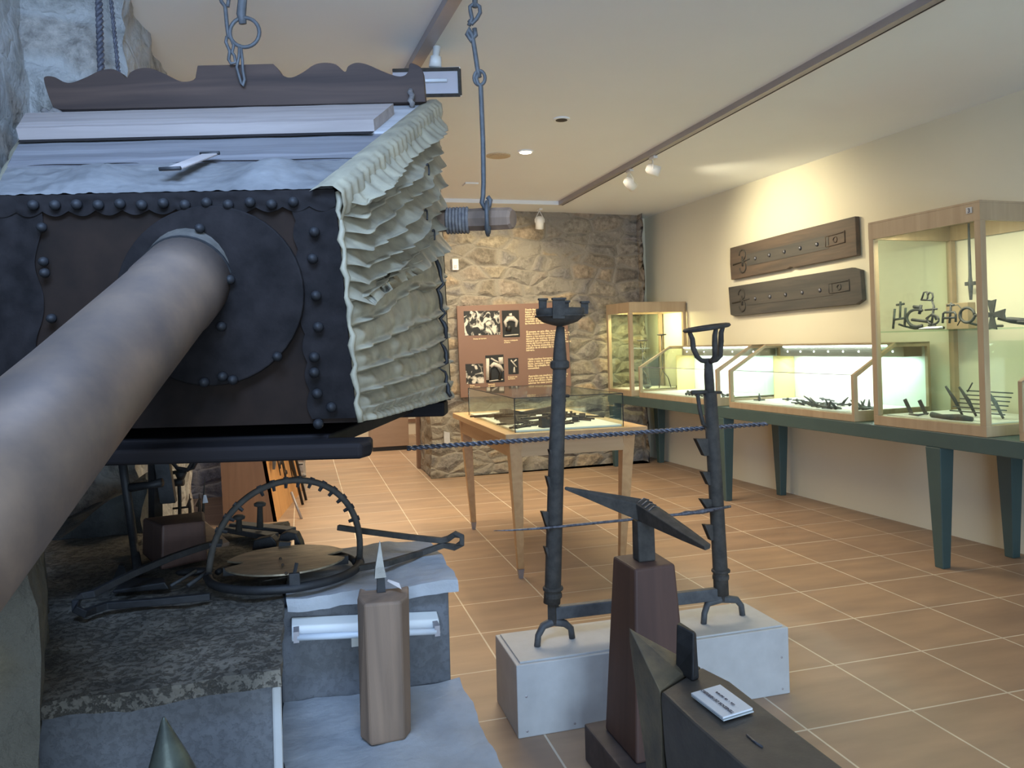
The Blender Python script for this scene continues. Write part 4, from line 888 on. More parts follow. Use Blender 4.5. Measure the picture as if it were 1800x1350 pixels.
def tool(kind, x, y, a, L):
    m = MB(); d = Vector((math.cos(a), math.sin(a), 0)); q = Vector((-d.y, d.x, 0)); c = Vector((x, y, ZT)); U = Vector((0, 0, 1))
    def bar(p, r, s, e, w0, w1, h):
        return m.hull8([p+d*s-q*w0, p+d*e-q*w1, p+d*e+q*w1, p+d*s+q*w0], [p+d*s-q*w0+U*h, p+d*e-q*w1+U*h, p+d*e+q*w1+U*h, p+d*s+q*w0+U*h])
    if kind == 'file': bar(c, 0, -L/2, L*.25, .004, .012, .010); m.tube([c+d*L*.25+U*.008, c+d*L*.5+U*.008], [.005, .004], 6)
    elif kind == 'tongs':
        for s in (-1, 1): m.tube([c-d*L*.5+q*.02*s+U*.008, c+q*.004*s+U*.009, c+d*L*.25-q*.02*s+U*.009, c+d*L*.42-q*.004*s+U*.009], [.004, .006, .006, .004], 6)
        m.ball(c+U*.012, .012, 8)
    elif kind == 'hammer':
        bar(c+d*L*.4, 0, -.018, .018, .05, .042, .034); m.tube([c-d*L*.5+U*.012, c+d*L*.38+U*.014], [.010, .008], 8)
    elif kind == 'wrench':
        bar(c, 0, -L/2, L/2, .007, .007, .008)
        for e in (-1, 1): m.tube(arc(c+d*L*.5*e+U*.006, .02, 0, 4.6, 10, d*e, q), .006, 6)
    elif kind == 'block': bar(c, 0, -.03, .03, .02, .02, .032)
    elif kind == 'stamp': bar(c, 0, -.018, .018, .016, .016, .03); m.tube([c+d*.02+U*.012, c+d*L+U*.006], .006, 6)
    elif kind == 'plane': m.hull8([c-d*L*.5-q*.03, c+d*L*.5-q*.022, c+d*L*.5+q*.022, c-d*L*.5+q*.03], [c-d*L*.5-q*.02+U*.055, c+d*L*.5-q*.015+U*.014, c+d*L*.5+q*.015+U*.014, c-d*L*.5+q*.02+U*.055])
    elif kind == 'die':
        bar(c, 0, -L/2, L/2, .011, .011, .012)
        for i in range(6): m.box(c.x-.4*L*d.x+i*L*.16*d.x-.006, c.x-.4*L*d.x+i*L*.16*d.x+.006, c.y-.4*L*d.y+i*L*.16*d.y-.006, c.y-.4*L*d.y+i*L*.16*d.y+.006, ZT+.012, ZT+.026)
    return m
spec = []
for i in range(9): spec.append(('file', 1.10+.03*rnd.random()+.028*i, 4.95-.02*i+.05*rnd.random(), .25+.15*rnd.random(), .22))
for i in range(7): spec.append(('tongs', 1.16+.02*i, 4.35+.085*i, .1+.5*rnd.random(), .24))
for i in range(4): spec.append(('wrench', 1.13+.045*i, 4.17+.05*i, .2+.6*rnd.random(), .12))
spec += [('plane', 1.44, 4.92, 2.9, .26), ('plane', 1.30, 4.80, .25, .2), ('hammer', 1.34, 4.55, .3, .24), ('block', 1.27, 5.08, .3, .06), ('block', 1.42, 4.62, .6, .06), ('die', 1.53, 4.72, .15, .2), ('die', 1.50, 4.58, .2, .22), ('die', 1.44, 4.42, 1.0, .16),
         ('stamp', 1.50, 4.34, -.4, .09), ('stamp', 1.555, 4.40, -.4, .08), ('stamp', 1.60, 4.50, -.4, .13), ('plane', 1.28, 4.13, .1, .11), ('file', 1.40, 4.22, .35, .2), ('file', 1.42, 4.30, .6, .2), ('tongs', 1.36, 4.40, .45, .2), ('wrench', 1.33, 4.28, .9, .12), ('file', 1.20, 4.62, .5, .2), ('hammer', 1.22, 4.72, 2.6, .2)]
LB = {'file': ('slim dark iron file lying among the tools under the table glass cover', 'file'), 'tongs': ('pair of dark iron tongs lying under the table glass cover', 'tongs'), 'wrench': ('open-jawed iron wrench under the table glass cover', 'wrench'),
      'plane': ('thick wedge-shaped dark tool lying under the table glass cover', 'wedge tool'), 'hammer': ('dark-headed hammer lying under the table glass cover', 'hammer'), 'block': ('small square dark iron block under the table glass cover', 'block'), 'die': ('notched iron die bar lying under the table glass cover', 'die'), 'stamp': ('square-headed iron stamp at the right under the table glass cover', 'stamp')}
NMS = {'plane': 'wedge_tool', 'die': 'die_bar', 'block': 'iron_block', 'stamp': 'iron_stamp', 'wrench': 'iron_wrench', 'file': 'iron_file', 'tongs': 'iron_tongs', 'hammer': 'forge_hammer'}
for k, x, y, a, L in spec: single(NMS[k], tool(k, x, y, a, L), M_rust, LB[k][0], LB[k][1], LB[k][1]+' pieces under the table glass cover')
# ================================================================== PLINTH AND ANDIRON
pl = thing('plinth', 'low long white-painted plinth block on the floor under the paired iron fire dogs', 'plinth', (1.125, 2.60, 0))
obj('plinth_box', MB().box(.63, 1.62, 2.462, 2.75, 0, .232), M_white, pl, bevel=.003)
obj('plinth_lid', MB().box(.645, 1.605, 2.475, 2.737, .232, .238), M_white, pl, bevel=.001)
for X in (.66, .82, 1.0, 1.3, 1.59):
    for z in (.02, .13) if X in (.66, 1.59) else (.02,): obj('nail', MB().lathe((X, 2.462, z), [(.004, 0), (.004, .001), (.0005, .002)], 8, (0, -1, 0)), M_track, pl)
YA = 2.60; ZP = .2385
ad = thing('andiron', 'tall pair of black iron fire dogs joined by a low bar on the plinth', 'andiron', (1.15, YA, ZP))
def A(x, y, Y=YA): return py(x, y, Y)
def shaft(name, pts, rs, seg=14): return obj(name, MB().tube([A(x, y) for x, y in pts], rs, seg), M_iron, ad, smooth=True)
k = 2.72/FPX
s1 = shaft('shaft', [(970, 1060), (972, 1028), (978, 800), (984, 640)], [15*k, 14.5*k, 14*k, 12*k])
shaft('shaft', [(1268, 1045), (1266, 1000), (1257, 840), (1248, 690)], [14*k, 14*k, 13.5*k, 12.5*k])
shaft('neck', [(984, 645), (984, 632), (984, 600), (985, 574)], [10*k, 12.5*k, 10*k, 7*k])
shaft('neck', [(1248, 692), (1246, 660), (1245, 630)], [9*k, 9*k, 7*k])
for (x, y, r, h) in ((984, 641, 17, 16), (972, 1034, 18, 8), (972, 1046, 16, 12), (1267, 1003, 17.5, 7), (1267, 1014, 15.5, 12)):
    c = A(x, y); hh = h*k; m = MB().lathe(c-Vector((0, 0, hh/2)), [(r*k*.8, 0), (r*k, hh*.2), (r*k, hh*.8), (r*k*.8, hh)], 16); obj('collar', m, M_iron, ad, smooth=False, bevel=.002)
for (x, y, w_) in ((985, 694, 15), (983, 702, 11), (1250, 688, 18)):
    m = MB().tube([A(x-w_, y+1), A(x+w_, y+2)], .0055, 8, flat=1.4); obj('cross_pin', m, M_iron, ad, smooth=True)
# cup of the left dog
c = A(985, 574)
m = MB().lathe(c, [(.006, 0), (.030, .006), (.060, .016), (.077, .030), (.083, .046), (.083, .062), (.079, .062), (.077, .046), (.05, .022), (.001, .018)], 28); obj('cup', m, M_iron, ad, smooth=True)
for (x0_, x1_, yt, yb, Yo) in ((948, 961, 526, 548, YA-.02), (972, 993, 525, 560, YA-.083), (1022, 1034, 531, 552, YA-.01), (985, 1000, 530, 548, YA+.08)):
    m = MB(); a = A(x0_, yb, Yo); b = A(x1_, yb, Yo); cc = A(x1_+.5, yt, Yo); d = A(x0_-.5, yt, Yo); m.prism([a, b, cc, d], Vector((0, .006, 0))); m.box(d.x-.002, cc.x+.002, Yo-.008, Yo+.010, d.z-.004, d.z+.003); obj('cup_prong', m, M_iron, ad, bevel=.001)
m = MB().tube([(c.x+.0845*math.cos(q), YA+.0845*math.sin(q), c.z+.036) for q in [2*PI*i/32 for i in range(32)]], .003, 6, True); obj('cup_band', m, M_iron, ad, smooth=True)
# open cup of the right dog
ct_ = A(1242, 575); 
m = MB()
ring = [Vector((ct_.x+.076*math.cos(q), YA+.076*math.sin(q), ct_.z-.002+.010*math.cos(q))) for q in [2*PI*i/30 for i in range(30)]]
m.tube(ring, .0075, 6, True, flat=1.4); obj('cup_ring', m, M_iron, ad, smooth=True)
for q, nm in ((PI, 0), (0, 0), (-PI/2, 0)):
    tp = Vector((ct_.x+.070*math.cos(q), YA+.070*math.sin(q), ct_.z-.002+.010*math.cos(q))); bt = A(1246, 636)
    d = Vector((math.cos(q), math.sin(q), 0))
    m = MB().tube([tp, tp-d*.012+Vector((0, 0, -.03)), tp-d*.014+Vector((0, 0, -.062)), bt+d*.046+Vector((0, 0, .020)), bt+d*.030+Vector((0, 0, .006)), bt], [.007, .009, .010, .0095, .009, .009], 8, flat=1.2); obj('cup_prong', m, M_iron, ad, smooth=True)
# hooks
def hook(xs, xe, yt, yb):
    a = A(xs, yt); b = A(xe, yt); c_ = A(xe, yb); d = A(xs+(xe-xs)*.5, yb); m = MB()
    m.prism([p-Vector((0, .009, 0)) for p in (a, b, c_, d)], Vector((0, .018, 0))); m.prism([p-Vector((0, .014, 0)) for p in (a, lerp(a, b, .3), lerp(d, c_, .2), d)], Vector((0, .028, 0)))
    obj('spit_hook', m, M_iron, ad, bevel=.001)
for h in ((964, 978, 790, 822), (959, 976, 837, 870), (951, 974, 899, 935), (956, 972, 961, 988), (1221, 1250, 771, 801), (1232, 1254, 829, 852), (1230, 1258, 877, 899), (1236, 1258, 922, 949)): hook(*h)
m = MB(); a = A(966, 790); m.prism([A(985, 792), A(993, 792), A(990, 808), A(985, 815)], Vector((0, .01, 0))); obj('spit_hook', m, M_iron, ad)
m = MB(); m.tube([A(1216, 690), A(1246, 689)], .008, 8, flat=1.5); m.tube([A(1226, 692), A(1230, 720), A(1236, 745), A(1248, 752)], .0075, 7); obj('bracket', m, M_iron, ad, smooth=True, plabel='small disc-topped bracket on the right shaft')
# feet and cross bar
for (cx_, cy_, lx_, ly_, rx_, ry_) in ((973, 1092, 942, 1130, 1007, 1120), (1268, 1052, 1229, 1088, 1308, 1080)):
    c = A(cx_, cy_); l = pz(lx_, ly_, ZP+.006); r = pz(rx_, ry_, ZP+.006); l.y = YA-.02; r.y = YA+.01
    m = MB().tube([Vector((l.x, l.y, ZP)), Vector((l.x+.004, l.y, ZP+.035)), Vector((l.x+.028, YA, c.z-.012)), Vector((c.x, YA, c.z)), Vector((r.x-.028, YA, c.z-.012)), Vector((r.x-.004, r.y, ZP+.035)), Vector((r.x, r.y, ZP))], [.011, .011, .013, .016, .013, .011, .011], 9); obj('foot', m, M_ironhaze, ad, smooth=True)
    m = MB().tube([c+Vector((0, 0, -.006)), A(cx_-1, cy_-40)], [.020, .020], 4); obj('post_base', m, M_iron, ad)
a = A(975, 1076); b = A(1266, 1042); m = MB().hull8([a+Vector((0, -.014, -.024)), b+Vector((0, -.014, -.024)), b+Vector((0, .014, -.024)), a+Vector((0, .014, -.024))], [a+Vector((0, -.014, .02)), b+Vector((0, -.014, .02)), b+Vector((0, .014, .02)), a+Vector((0, .014, .02))]); obj('cross_bar', m, M_ironhaze, ad, bevel=.004)
m = MB().box(1.0, 1.06, 2.50, 2.504, .239, .28); single('acrylic_label_holder', MB().hull8([(.985, 2.50, .2385), (1.07, 2.50, .2385), (1.07, 2.503, .2385), (.985, 2.503, .2385)], [(.985, 2.53, .275), (1.07, 2.53, .275), (1.07, 2.533, .275), (.985, 2.533, .275)]), M_glass, 'small clear acrylic label holder on the plinth behind the brown block', 'label holder')
# spits
YS = YA-.032
pts = [A(868, 933, YS), A(900, 932, YS), A(960, 928, YS), A(1100, 914, YS), A(1195, 904, YS), A(1205, 902, YS), A(1220, 901, YS), A(1235, 899, YS), A(1262, 894, YS), A(1284, 890, YS)]
single('roasting_spit', MB().tube(pts, [.0012, .003, .0045, .0052, .0055, .009, .007, .0095, .006, .005], 8), M_spit, 'plain pointed roasting spit resting on the lower hooks of the fire dogs', 'spit', smooth=True)
YS2 = YA+.032
m = twist(MB(), A(716, 788, YS2), A(1348, 745, YS2), .0085, 34, 420); single('twisted_spit', m, M_spit, 'long twisted glinting iron spit running behind both fire dog shafts', 'spit', smooth=True)
# ================================================================== STAKE ANVIL ON BROWN BLOCK
zt = .625
tc = [pz(*p, zt) for p in ((1077, 977), (1116, 1001), (1187, 991), (1150, 968))]
cen = sum(tc, Vector())/4
bl = thing('stake_block', 'tall tapered brown wooden block on a plank base holding a bickern anvil', 'block', (cen.x, cen.y, 0))
bc = [Vector((cen.x, cen.y, .11))+Vector((p.x-cen.x, p.y-cen.y, 0))*1.42 for p in tc]
obj('tapered_block', MB().hull8([bc[0], bc[1], bc[2], bc[3]], tc), M_stand, bl, bevel=.008, bseg=3)
bb = [Vector((cen.x, cen.y, 0))+Vector((p.x-cen.x, p.y-cen.y, 0))*2.15 for p in tc]
d1 = (bb[1]-bb[0]); 
for i in range(3):
    a = lerp(bb[0], bb[3], i/3+.01); b = lerp(bb[1], bb[2], i/3+.01); c_ = lerp(bb[1], bb[2], (i+1)/3-.01); d = lerp(bb[0], bb[3], (i+1)/3-.01); U = Vector((0, 0, .11))
    obj('base_plank', MB().hull8([a, b, c_, d], [a+U, b+U, c_+U, d+U]), M_base, bl, bevel=.006)
sa = thing('bickern_anvil', 'slender T-shaped stake anvil with two tapering arms on the tall brown block', 'anvil', (cen.x, cen.y, zt))
dd = 2.12
stt = at(1130, 915, dd); stb = Vector((cen.x, cen.y, zt))
obj('stem', MB().hull8([stb+Vector((-.026, -.024, 0)), stb+Vector((.026, -.024, 0)), stb+Vector((.026, .024, 0)), stb+Vector((-.026, .024, 0))], [stb+Vector((-.026, -.022, .115)), stb+Vector((.026, -.022, .115)), stb+Vector((.026, .022, .115)), stb+Vector((-.026, .022, .115))]), M_iron, sa, bevel=.004)
e0 = at(994, 858, 2.30); e1 = at(1244, 962, 1.98); md = Vector((stb.x, stb.y, at(1130, 918, 2.13).z))
m = MB(); st = []
SEQ = [(e0, .006, .010), (lerp(e0, md, .35), .014, .028), (lerp(e0, md, .75), .026, .050), (md+Vector((0, 0, .0)), .032, .062), (lerp(md, e1, .3), .030, .050), (lerp(md, e1, .7), .024, .030), (e1, .016, .014)]
ax_ = (e1-e0); ax_.z = 0; ax_.normalize(); sd = Vector((-ax_.y, ax_.x, 0))
for p, w_, h_ in SEQ: st.append([p-sd*w_+Vector((0, 0, h_*.35)), p+Vector((0, 0, h_*.5)), p+sd*w_+Vector((0, 0, h_*.35)), p+sd*w_*.7-Vector((0, 0, h_*.45)), p-sd*w_*.7-Vector((0, 0, h_*.45))])
vs = [v for r in st for v in r]; fs = [(i*5+j, i*5+(j+1) % 5, (i+1)*5+(j+1) % 5, (i+1)*5+j) for i in range(len(st)-1) for j in range(5)]+[(4, 3, 2, 1, 0), tuple(len(vs)-5+i for i in range(5))]
hd_ = obj('anvil_beam', m.add(vs, fs), M_iron, sa, bevel=.003)
for i in range(4):
    p = lerp(md, e1, .02+.06*i)+Vector((0, 0, .034-.002*i)); obj('groove', MB().tube([p-sd*.026-Vector((0, 0, .008)), p, p+sd*.026-Vector((0, 0, .008))], .0018, 5), M_spit, hd_)
# ================================================================== BIG ANVIL IN THE FOREGROUND
zt = .745
an = thing('anvil', 'massive dark worn anvil in the right foreground, its pointed horn towards the plinth', 'anvil', (.62, .90, 0))
q = [pz(1160, 1214, zt), pz(1232, 1170, zt), pz(1284, 1196, zt), pz(1345, 1243, zt), pz(1490, 1352, zt), pz(1640, 1480, zt), pz(1420, 1560, zt), pz(1312, 1352, zt), pz(1210, 1262, zt)]
ctr = sum(q, Vector())/len(q)
def ringz(z, s): return [Vector((ctr.x+(p.x-ctr.x)*s, ctr.y+(p.y-ctr.y)*s, z)) for p in q]
m = MB(); rs = [ringz(.30, 1.0), ringz(.38, .92), ringz(.52, .86), ringz(.66, .97), ringz(zt-.012, 1.0), ringz(zt, .985)]
n = len(q); vs = [v for r in rs for v in r]; fs = [(i*n+j, i*n+(j+1) % n, (i+1)*n+(j+1) % n, (i+1)*n+j) for i in range(len(rs)-1) for j in range(n)]+[tuple(range(n))[::-1], tuple(range((len(rs)-1)*n, len(rs)*n))]
body = obj('anvil_body', m.add(vs, fs), M_anvil, an, bevel=.005, bseg=3)
tip = at(1106, 1104, 1.26); 
hA = q[0]; hB = q[1]
def hv(p, z): return Vector((p.x, p.y, z))
m = MB()
L1 = at(1117, 1150, 1.25); 
N = 10; secs = []
bk = [hv(hA, zt-.002), lerp(hA, hB, .5)+Vector((0, 0, .006)), hv(hB, zt-.002), hv(lerp(hB, ctr, .1), .60), hv(lerp(lerp(hA, hB, .5), ctr, .05), .40), hv(hA, .48)]
for i in range(N+1):
    s = i/N; w_ = (1-s)**1.0
    for p in bk:
        tgt = tip+Vector((0, 0, -.012)) if p.z < .7 else tip
        low = (1-s)**1.5
        pt = lerp(p, tgt, s); 
        if p.z < .7: pt.z = p.z+(tip.z-.02-p.z)*(s**1.35)
        secs.append(pt)
fs = [(i*6+j, i*6+(j+1) % 6, (i+1)*6+(j+1) % 6, (i+1)*6+j) for i in range(N) for j in range(6)]+[(5, 4, 3, 2, 1, 0), tuple(N*6+j for j in range(6))]
obj('horn', m.add(secs, fs), M_hornw, an, bevel=.002, plabel='sharp horn with a worn brassy edge')
obj('anvil_stump', MB().hull8([ringz(0, 1.0)[i] for i in (0, 2, 5, 6)], [ringz(.30, .98)[i] for i in (0, 2, 5, 6)]), M_base, an, bevel=.01)
obj('groove', MB().tube([pz(1313, 1292, zt+.001), pz(1325, 1303, zt+.001), pz(1340, 1313, zt+.001)], .0016, 6), M_spit, an, smooth=True)
c = [pz(1187, 1180, zt), pz(1217, 1199, zt), pz(1230, 1194, zt), pz(1200, 1172, zt)]
hh = [.02, .10]
top_ = [at(1189, 1096, 1.20), at(1221, 1112, 1.18), at(1224, 1112, 1.20), at(1194, 1092, 1.23)]
mid = [lerp(c[i], top_[i], .62)+(Vector((0, 0, 0))) for i in range(4)]
m = MB(); m.add(c+mid+top_, [(3, 2, 1, 0), (8, 9, 10, 11)]+[(i+4*k_, (i+1) % 4+4*k_, (i+1) % 4+4*k_+4, i+4*k_+4) for k_ in range(2) for i in range(4)])
single('hardy_chisel', m, M_iron2, 'upright black iron chisel wedge standing in the face of the big anvil', 'chisel', bevel=.003)
# label card
cd = [pz(*p, zt+.003) for p in ((1215, 1224), (1272, 1268), (1325, 1252), (1266, 1209))]
lc = thing('label_card', 'folded white label card with grey lettering lying on the big anvil', 'card', tuple(sum(cd, Vector())/4))
U = Vector((0, 0, .0015))
obj('card_sheet', MB().hull8(cd, [p+U for p in cd]), M_acr, lc)
c2_ = [p+U*1.6 for p in cd]; obj('card_sheet', MB().hull8([c2_[0], c2_[1]+(cd[0]-cd[1])*.02, c2_[2]+(cd[0]-cd[1])*.03, c2_[3]], [p+U*1.6 for p in (c2_[0], c2_[1]+(cd[0]-cd[1])*.02, c2_[2]+(cd[0]-cd[1])*.03, c2_[3])]), M_card, lc)
xv = (cd[0]-cd[1]).normalized(); yv = (cd[0]-cd[3]); yv = (yv-xv*yv.dot(xv)).normalized(); zv = xv.cross(yv)
if zv.z < 0: yv = -yv; zv = -zv
ctop = sum(cd, Vector())/4+Vector((0, 0, .0062)); WDT = (cd[0]-cd[1]).length
e_ = (cd[0]-cd[3]).normalized()
sg = 1 if yv.dot(cd[0]-cd[3]) > 0 else -1
text('TENEDOR DE HERRERO', .0072, ctop+e_*.006, [xv, yv, zv], M_ink, 'printed_line', lc, align='CENTER', ext=.0001)
text('Gra  -  de  herrería', .0058, ctop-e_*.008, [xv, yv, zv], M_ink, 'printed_line', lc, align='CENTER', ext=.0001)
# cone stake bottom left
tp = at(288, 1260, 1.02)
cs = thing('cone_stake', 'green-black pointed iron cone at the bottom left foreground', 'cone', (tp.x+.01, tp.y-.0, 0))
b_ = Vector((tp.x+.012, tp.y-.005, .0))
prof = []
obj('cone', MB().tube([Vector((b_.x, b_.y, .40)), Vector((b_.x, b_.y, .55)), lerp(Vector((b_.x, b_.y, .66)), tp, .15), lerp(Vector((b_.x, b_.y, .66)), tp, .6), tp-Vector((0, 0, .006)), tp], [.070, .060, .043, .022, .004, .001], 24), M_horn, cs, smooth=True)
obj('stump', MB().tube([Vector((b_.x, b_.y, 0)), Vector((b_.x, b_.y, .40))], [.11, .10], 20), M_base, cs)
# ================================================================== WOODEN POST WITH MINI STAKE ON THE STEP
zs_ = .455
ps = thing('wooden_post', 'short grey-brown weathered wooden post standing on the blue-grey hearth step', 'post', tuple(pz(676, 1300, zs_)))
B_ = [pz(634, 1298, zs_), pz(652, 1313, zs_), pz(712, 1302, zs_), pz(722, 1288, zs_)]
b0 = B_[0]; dx = (B_[2]-B_[1]); dp = Vector((.01, .085, 0))
zt_ = .735
T_ = [pz(628, 1049, zt_), pz(640, 1062, zt_), pz(705, 1057, zt_), pz(718, 1046, zt_)]
cx0 = sum(B_, Vector())/4; ct0 = sum(T_, Vector())/4
back = Vector((.012, .088, 0))
Bq = [B_[0], B_[1], B_[2], B_[3], B_[3]+back*.85, B_[2]+back*1.15-dx*.05, B_[1]+back*1.1, B_[0]+back*.8]
Tq = [T_[0], T_[1], T_[2], T_[3], T_[3]+back*.85, T_[2]+back*1.12-dx*.05, T_[1]+back*1.08, T_[0]+back*.8]
obj('post_body', MB().add(Bq+Tq, [tuple(range(8))[::-1], tuple(range(8, 16))]+[(i, (i+1) % 8, (i+1) % 8+8, i+8) for i in range(8)]), M_postw, ps, bevel=.006, bseg=3)
cc = pz(670, 1040, zt_+.001)
ms = thing('mini_stake', 'tiny pointed stake anvil driven into the top of the short weathered post', 'stake', tuple(cc))
dC = (cc-O).dot(FW)
m = MB().hull8([cc+Vector((-.009, -.006, 0)), cc+Vector((.009, -.006, 0)), cc+Vector((.009, .008, 0)), cc+Vector((-.009, .008, 0))], [cc+Vector((-.007, -.006, .045)), cc+Vector((.007, -.006, .045)), cc+Vector((.007, .008, .045)), cc+Vector((-.007, .008, .045))]); obj('stem', m, M_iron2, ms)
c1_ = at(668, 1010, dC)
m = MB().add([c1_+Vector((-.012, -.012, -.004)), c1_+Vector((.012, -.012, -.004)), c1_+Vector((.012, .01, -.004)), c1_+Vector((-.012, .01, -.004)), c1_+Vector((-.010, -.01, .018)), c1_+Vector((.008, -.01, .018)), c1_+Vector((.007, .008, .020)), c1_+Vector((-.009, .008, .020)), at(667, 951, dC), at(668, 951, dC)], [(3, 2, 1, 0), (0, 1, 5, 4), (1, 2, 6, 5), (2, 3, 7, 6), (3, 0, 4, 7), (4, 5, 9, 8), (5, 6, 9), (6, 7, 8, 9), (7, 4, 8)])
obj('beak', m, M_postw if False else M_beak, ms)
a = at(684, 1035, dC); m = MB().hull8([at(681, 1022, dC), at(706, 1036, dC-.02), at(706, 1036, dC-.02)+Vector((0, .004, 0)), at(681, 1022, dC)+Vector((0, .004, 0))], [at(683, 1020, dC+.02)+Vector((0, 0, .001)), at(702, 1026, dC+.02), at(702, 1026, dC+.02)+Vector((0, .004, 0)), at(683, 1020, dC+.02)+Vector((0, .004, .001))]); single('label_card', m, M_card, 'tiny folded white card beside the pointed stake on top of the short post', 'card')
# fluorescent batten on the hearth wall
YB = 1.90
bt = thing('batten_light', 'unlit white fluorescent batten mounted on the blue-grey hearth wall', 'light fitting', tuple(py(640, 1110, YB)))
P = [py(513, 1102, YB), py(768, 1090, YB)]
def hx(p, dz, dy): return Vector((p.x, YB-dy, p.z+dz))
m = MB().hull8([hx(P[0], -.016, .05), hx(P[1], -.016, .05), hx(P[1], -.016, 0), hx(P[0], -.016, 0)], [hx(P[0], .012, .03), hx(P[1], .012, .03), hx(P[1], .022, 0), hx(P[0], .022, 0)]); obj('housing', m, M_plw, bt, bevel=.002)
obj('tube', MB().tube([hx(P[0], -.004, .062)+Vector((.012, 0, 0)), hx(P[1], -.004, .062)-Vector((.012, 0, 0))], .0075, 12), M_tubeoff, bt, smooth=True)
for p, s in ((P[0], 1), (P[1], -1)): obj('tube_clip', MB().box(p.x+s*.004, p.x+s*.016, YB-.068, YB-.03, p.z-.014, p.z+.010), M_track, bt)
a = py(626, 1112, YB); obj('socket', MB().box(a.x-.012, a.x+.012, YB-.02, YB+.002, a.z-.025, a.z+.01), M_plw, bt)
# ================================================================== TRAP ON THE HEARTH
ZH = .702
tr = thing('jaw_trap', 'large round iron jaw trap with toothed jaws and bent spring arms on the hearth', 'trap', (-.05, 2.07, ZH))
R_ = .178; C_ = Vector((-.05, 2.07, ZH))
def rp(a, z=.012, r=R_): return C_+Vector((r*math.cos(a), r*math.sin(a), z))
m = MB().tube([rp(PI+PI*i/30, .012) for i in range(31)], .0105, 8); obj('lower_jaw', m, M_iron2, tr, smooth=True)
m = MB().tube([rp(PI*i/24*.93, .010, R_*.93) for i in range(25)], .0075, 8); obj('base_ring', m, M_iron2, tr, smooth=True)
# raised jaw traced as a leaning semicircle hinged at both sides
hl, hr = rp(PI, .02), rp(0, .02)
mid_ = (hl+hr)/2; ex = (hr-hl)/2; upv = Vector((.02, .02, .205))
J = [mid_+ex*math.cos(PI-PI*i/36)+upv*math.sin(PI*i/36)**.86 for i in range(37)]
ja = obj('raised_jaw', MB().tube(J, .0078, 8), M_iron, tr, smooth=True)
for i in range(3, 33, 2):
    if i in (11,): continue
    p = J[i]; d = (mid_+Vector((0, 0, .05))-p).normalized(); obj('tooth', MB().tube([p-d*.010, p+d*.018], [.007, .004], 6), M_iron2, ja)
for p in (hl, hr): obj('hinge', MB().tube([p+Vector((0, -.018, -.008)), p+Vector((0, .018, -.006))], .011, 8), M_iron2, tr, smooth=True)
# pan
pts = []
for i in range(72):
    a = 2*PI*i/72; r = .142
    for c0 in (0, PI):
        dlt = abs((a-c0+PI) % (2*PI)-PI)
        if dlt < .24: r = .142-.045*math.cos(dlt/.24*PI/2)
    pts.append(C_+Vector((r*1.02*math.cos(a), .008+r*.98*math.sin(a), .030)))
pn = obj('pan', MB().prism(pts, (0, 0, .004)), M_pan, tr, plabel='scratched round steel pan with two notches')
for (x, y) in ((493, 982), (497, 993), (503, 1008)): p = pz(x, y, ZH+.035); obj('rivet', MB().ball(p, .004, 8), M_rust, pn, smooth=True)
obj('support_bar', MB().box(C_.x-.145, C_.x+.15, C_.y-.008, C_.y+.008, ZH+.010, ZH+.030), M_iron2, tr)
p = rp(-1.45, .012); obj('catch', MB().hull8([p+Vector((-.012, -.006, .0)), p+Vector((.014, -.006, .0)), p+Vector((.014, .006, .0)), p+Vector((-.012, .006, 0))], [p+Vector((-.012, -.006, .034)), p+Vector((.012, -.006, .034)), p+Vector((.012, .006, .034)), p+Vector((-.012, .006, .034))]), M_iron2, tr, bevel=.002)
obj('catch', MB().tube([p+Vector((0, 0, .03)), p+Vector((.006, .004, .055))], .0045, 6), M_iron2, tr)
p = rp(1.62, .03, .15); obj('catch', MB().hull8([p+Vector((-.014, -.006, .0)), p+Vector((.016, -.006, .0)), p+Vector((.016, .006, .0)), p+Vector((-.014, .006, 0))], [p+Vector((-.012, -.006, .016)), p+Vector((.018, -.006, .012)), p+Vector((.018, .006, .012)), p+Vector((-.012, .006, .016))]), M_iron2, tr)
# springs: bent strips
def strap(pts, wd, th, name='spring_arm', mt=None):
    P = [Vector(p) for p in pts]; m = MB(); rings = []
    for i, p in enumerate(P):
        t = (P[min(i+1, len(P)-1)]-P[max(i-1, 0)]).normalized(); s_ = Vector((0, 1, 0)); s_ = (s_-t*s_.dot(t)).normalized(); n_ = t.cross(s_)
        w_ = wd[i] if isinstance(wd, list) else wd
        rings.append([p-s_*w_-n_*th, p+s_*w_-n_*th, p+s_*w_+n_*th, p-s_*w_+n_*th])
    vs = [v for r in rings for v in r]; fs = [(i*4+j, i*4+(j+1) % 4, (i+1)*4+(j+1) % 4, (i+1)*4+j) for i in range(len(P)-1) for j in range(4)]+[(3, 2, 1, 0), tuple(len(vs)-4+j for j in range(4))]
    return obj(name, m.add(vs, fs), mt or M_iron2, tr, bevel=.0015)
lo = pz(150, 1062, ZH+.006); 
LP = [pz(370, 1048, ZH+.010), pz(270, 1058, ZH+.008), pz(190, 1064, ZH+.008), pz(165, 1072, ZH+.006), pz(148, 1078, ZH+.008), pz(135, 1072, ZH+.016), pz(133, 1060, ZH+.026), pz(143, 1048, ZH+.034), pz(163, 1044, ZH+.036)]
d0_ = (LP[-1]-O).dot(FW)
for x_, y_ in ((190, 1030), (230, 1010), (300, 980), (350, 963), (388, 952)): LP.append(at(x_, y_, d0_+(2.05-d0_)*(x_-163)/225))
strap(LP, .008, .0075)
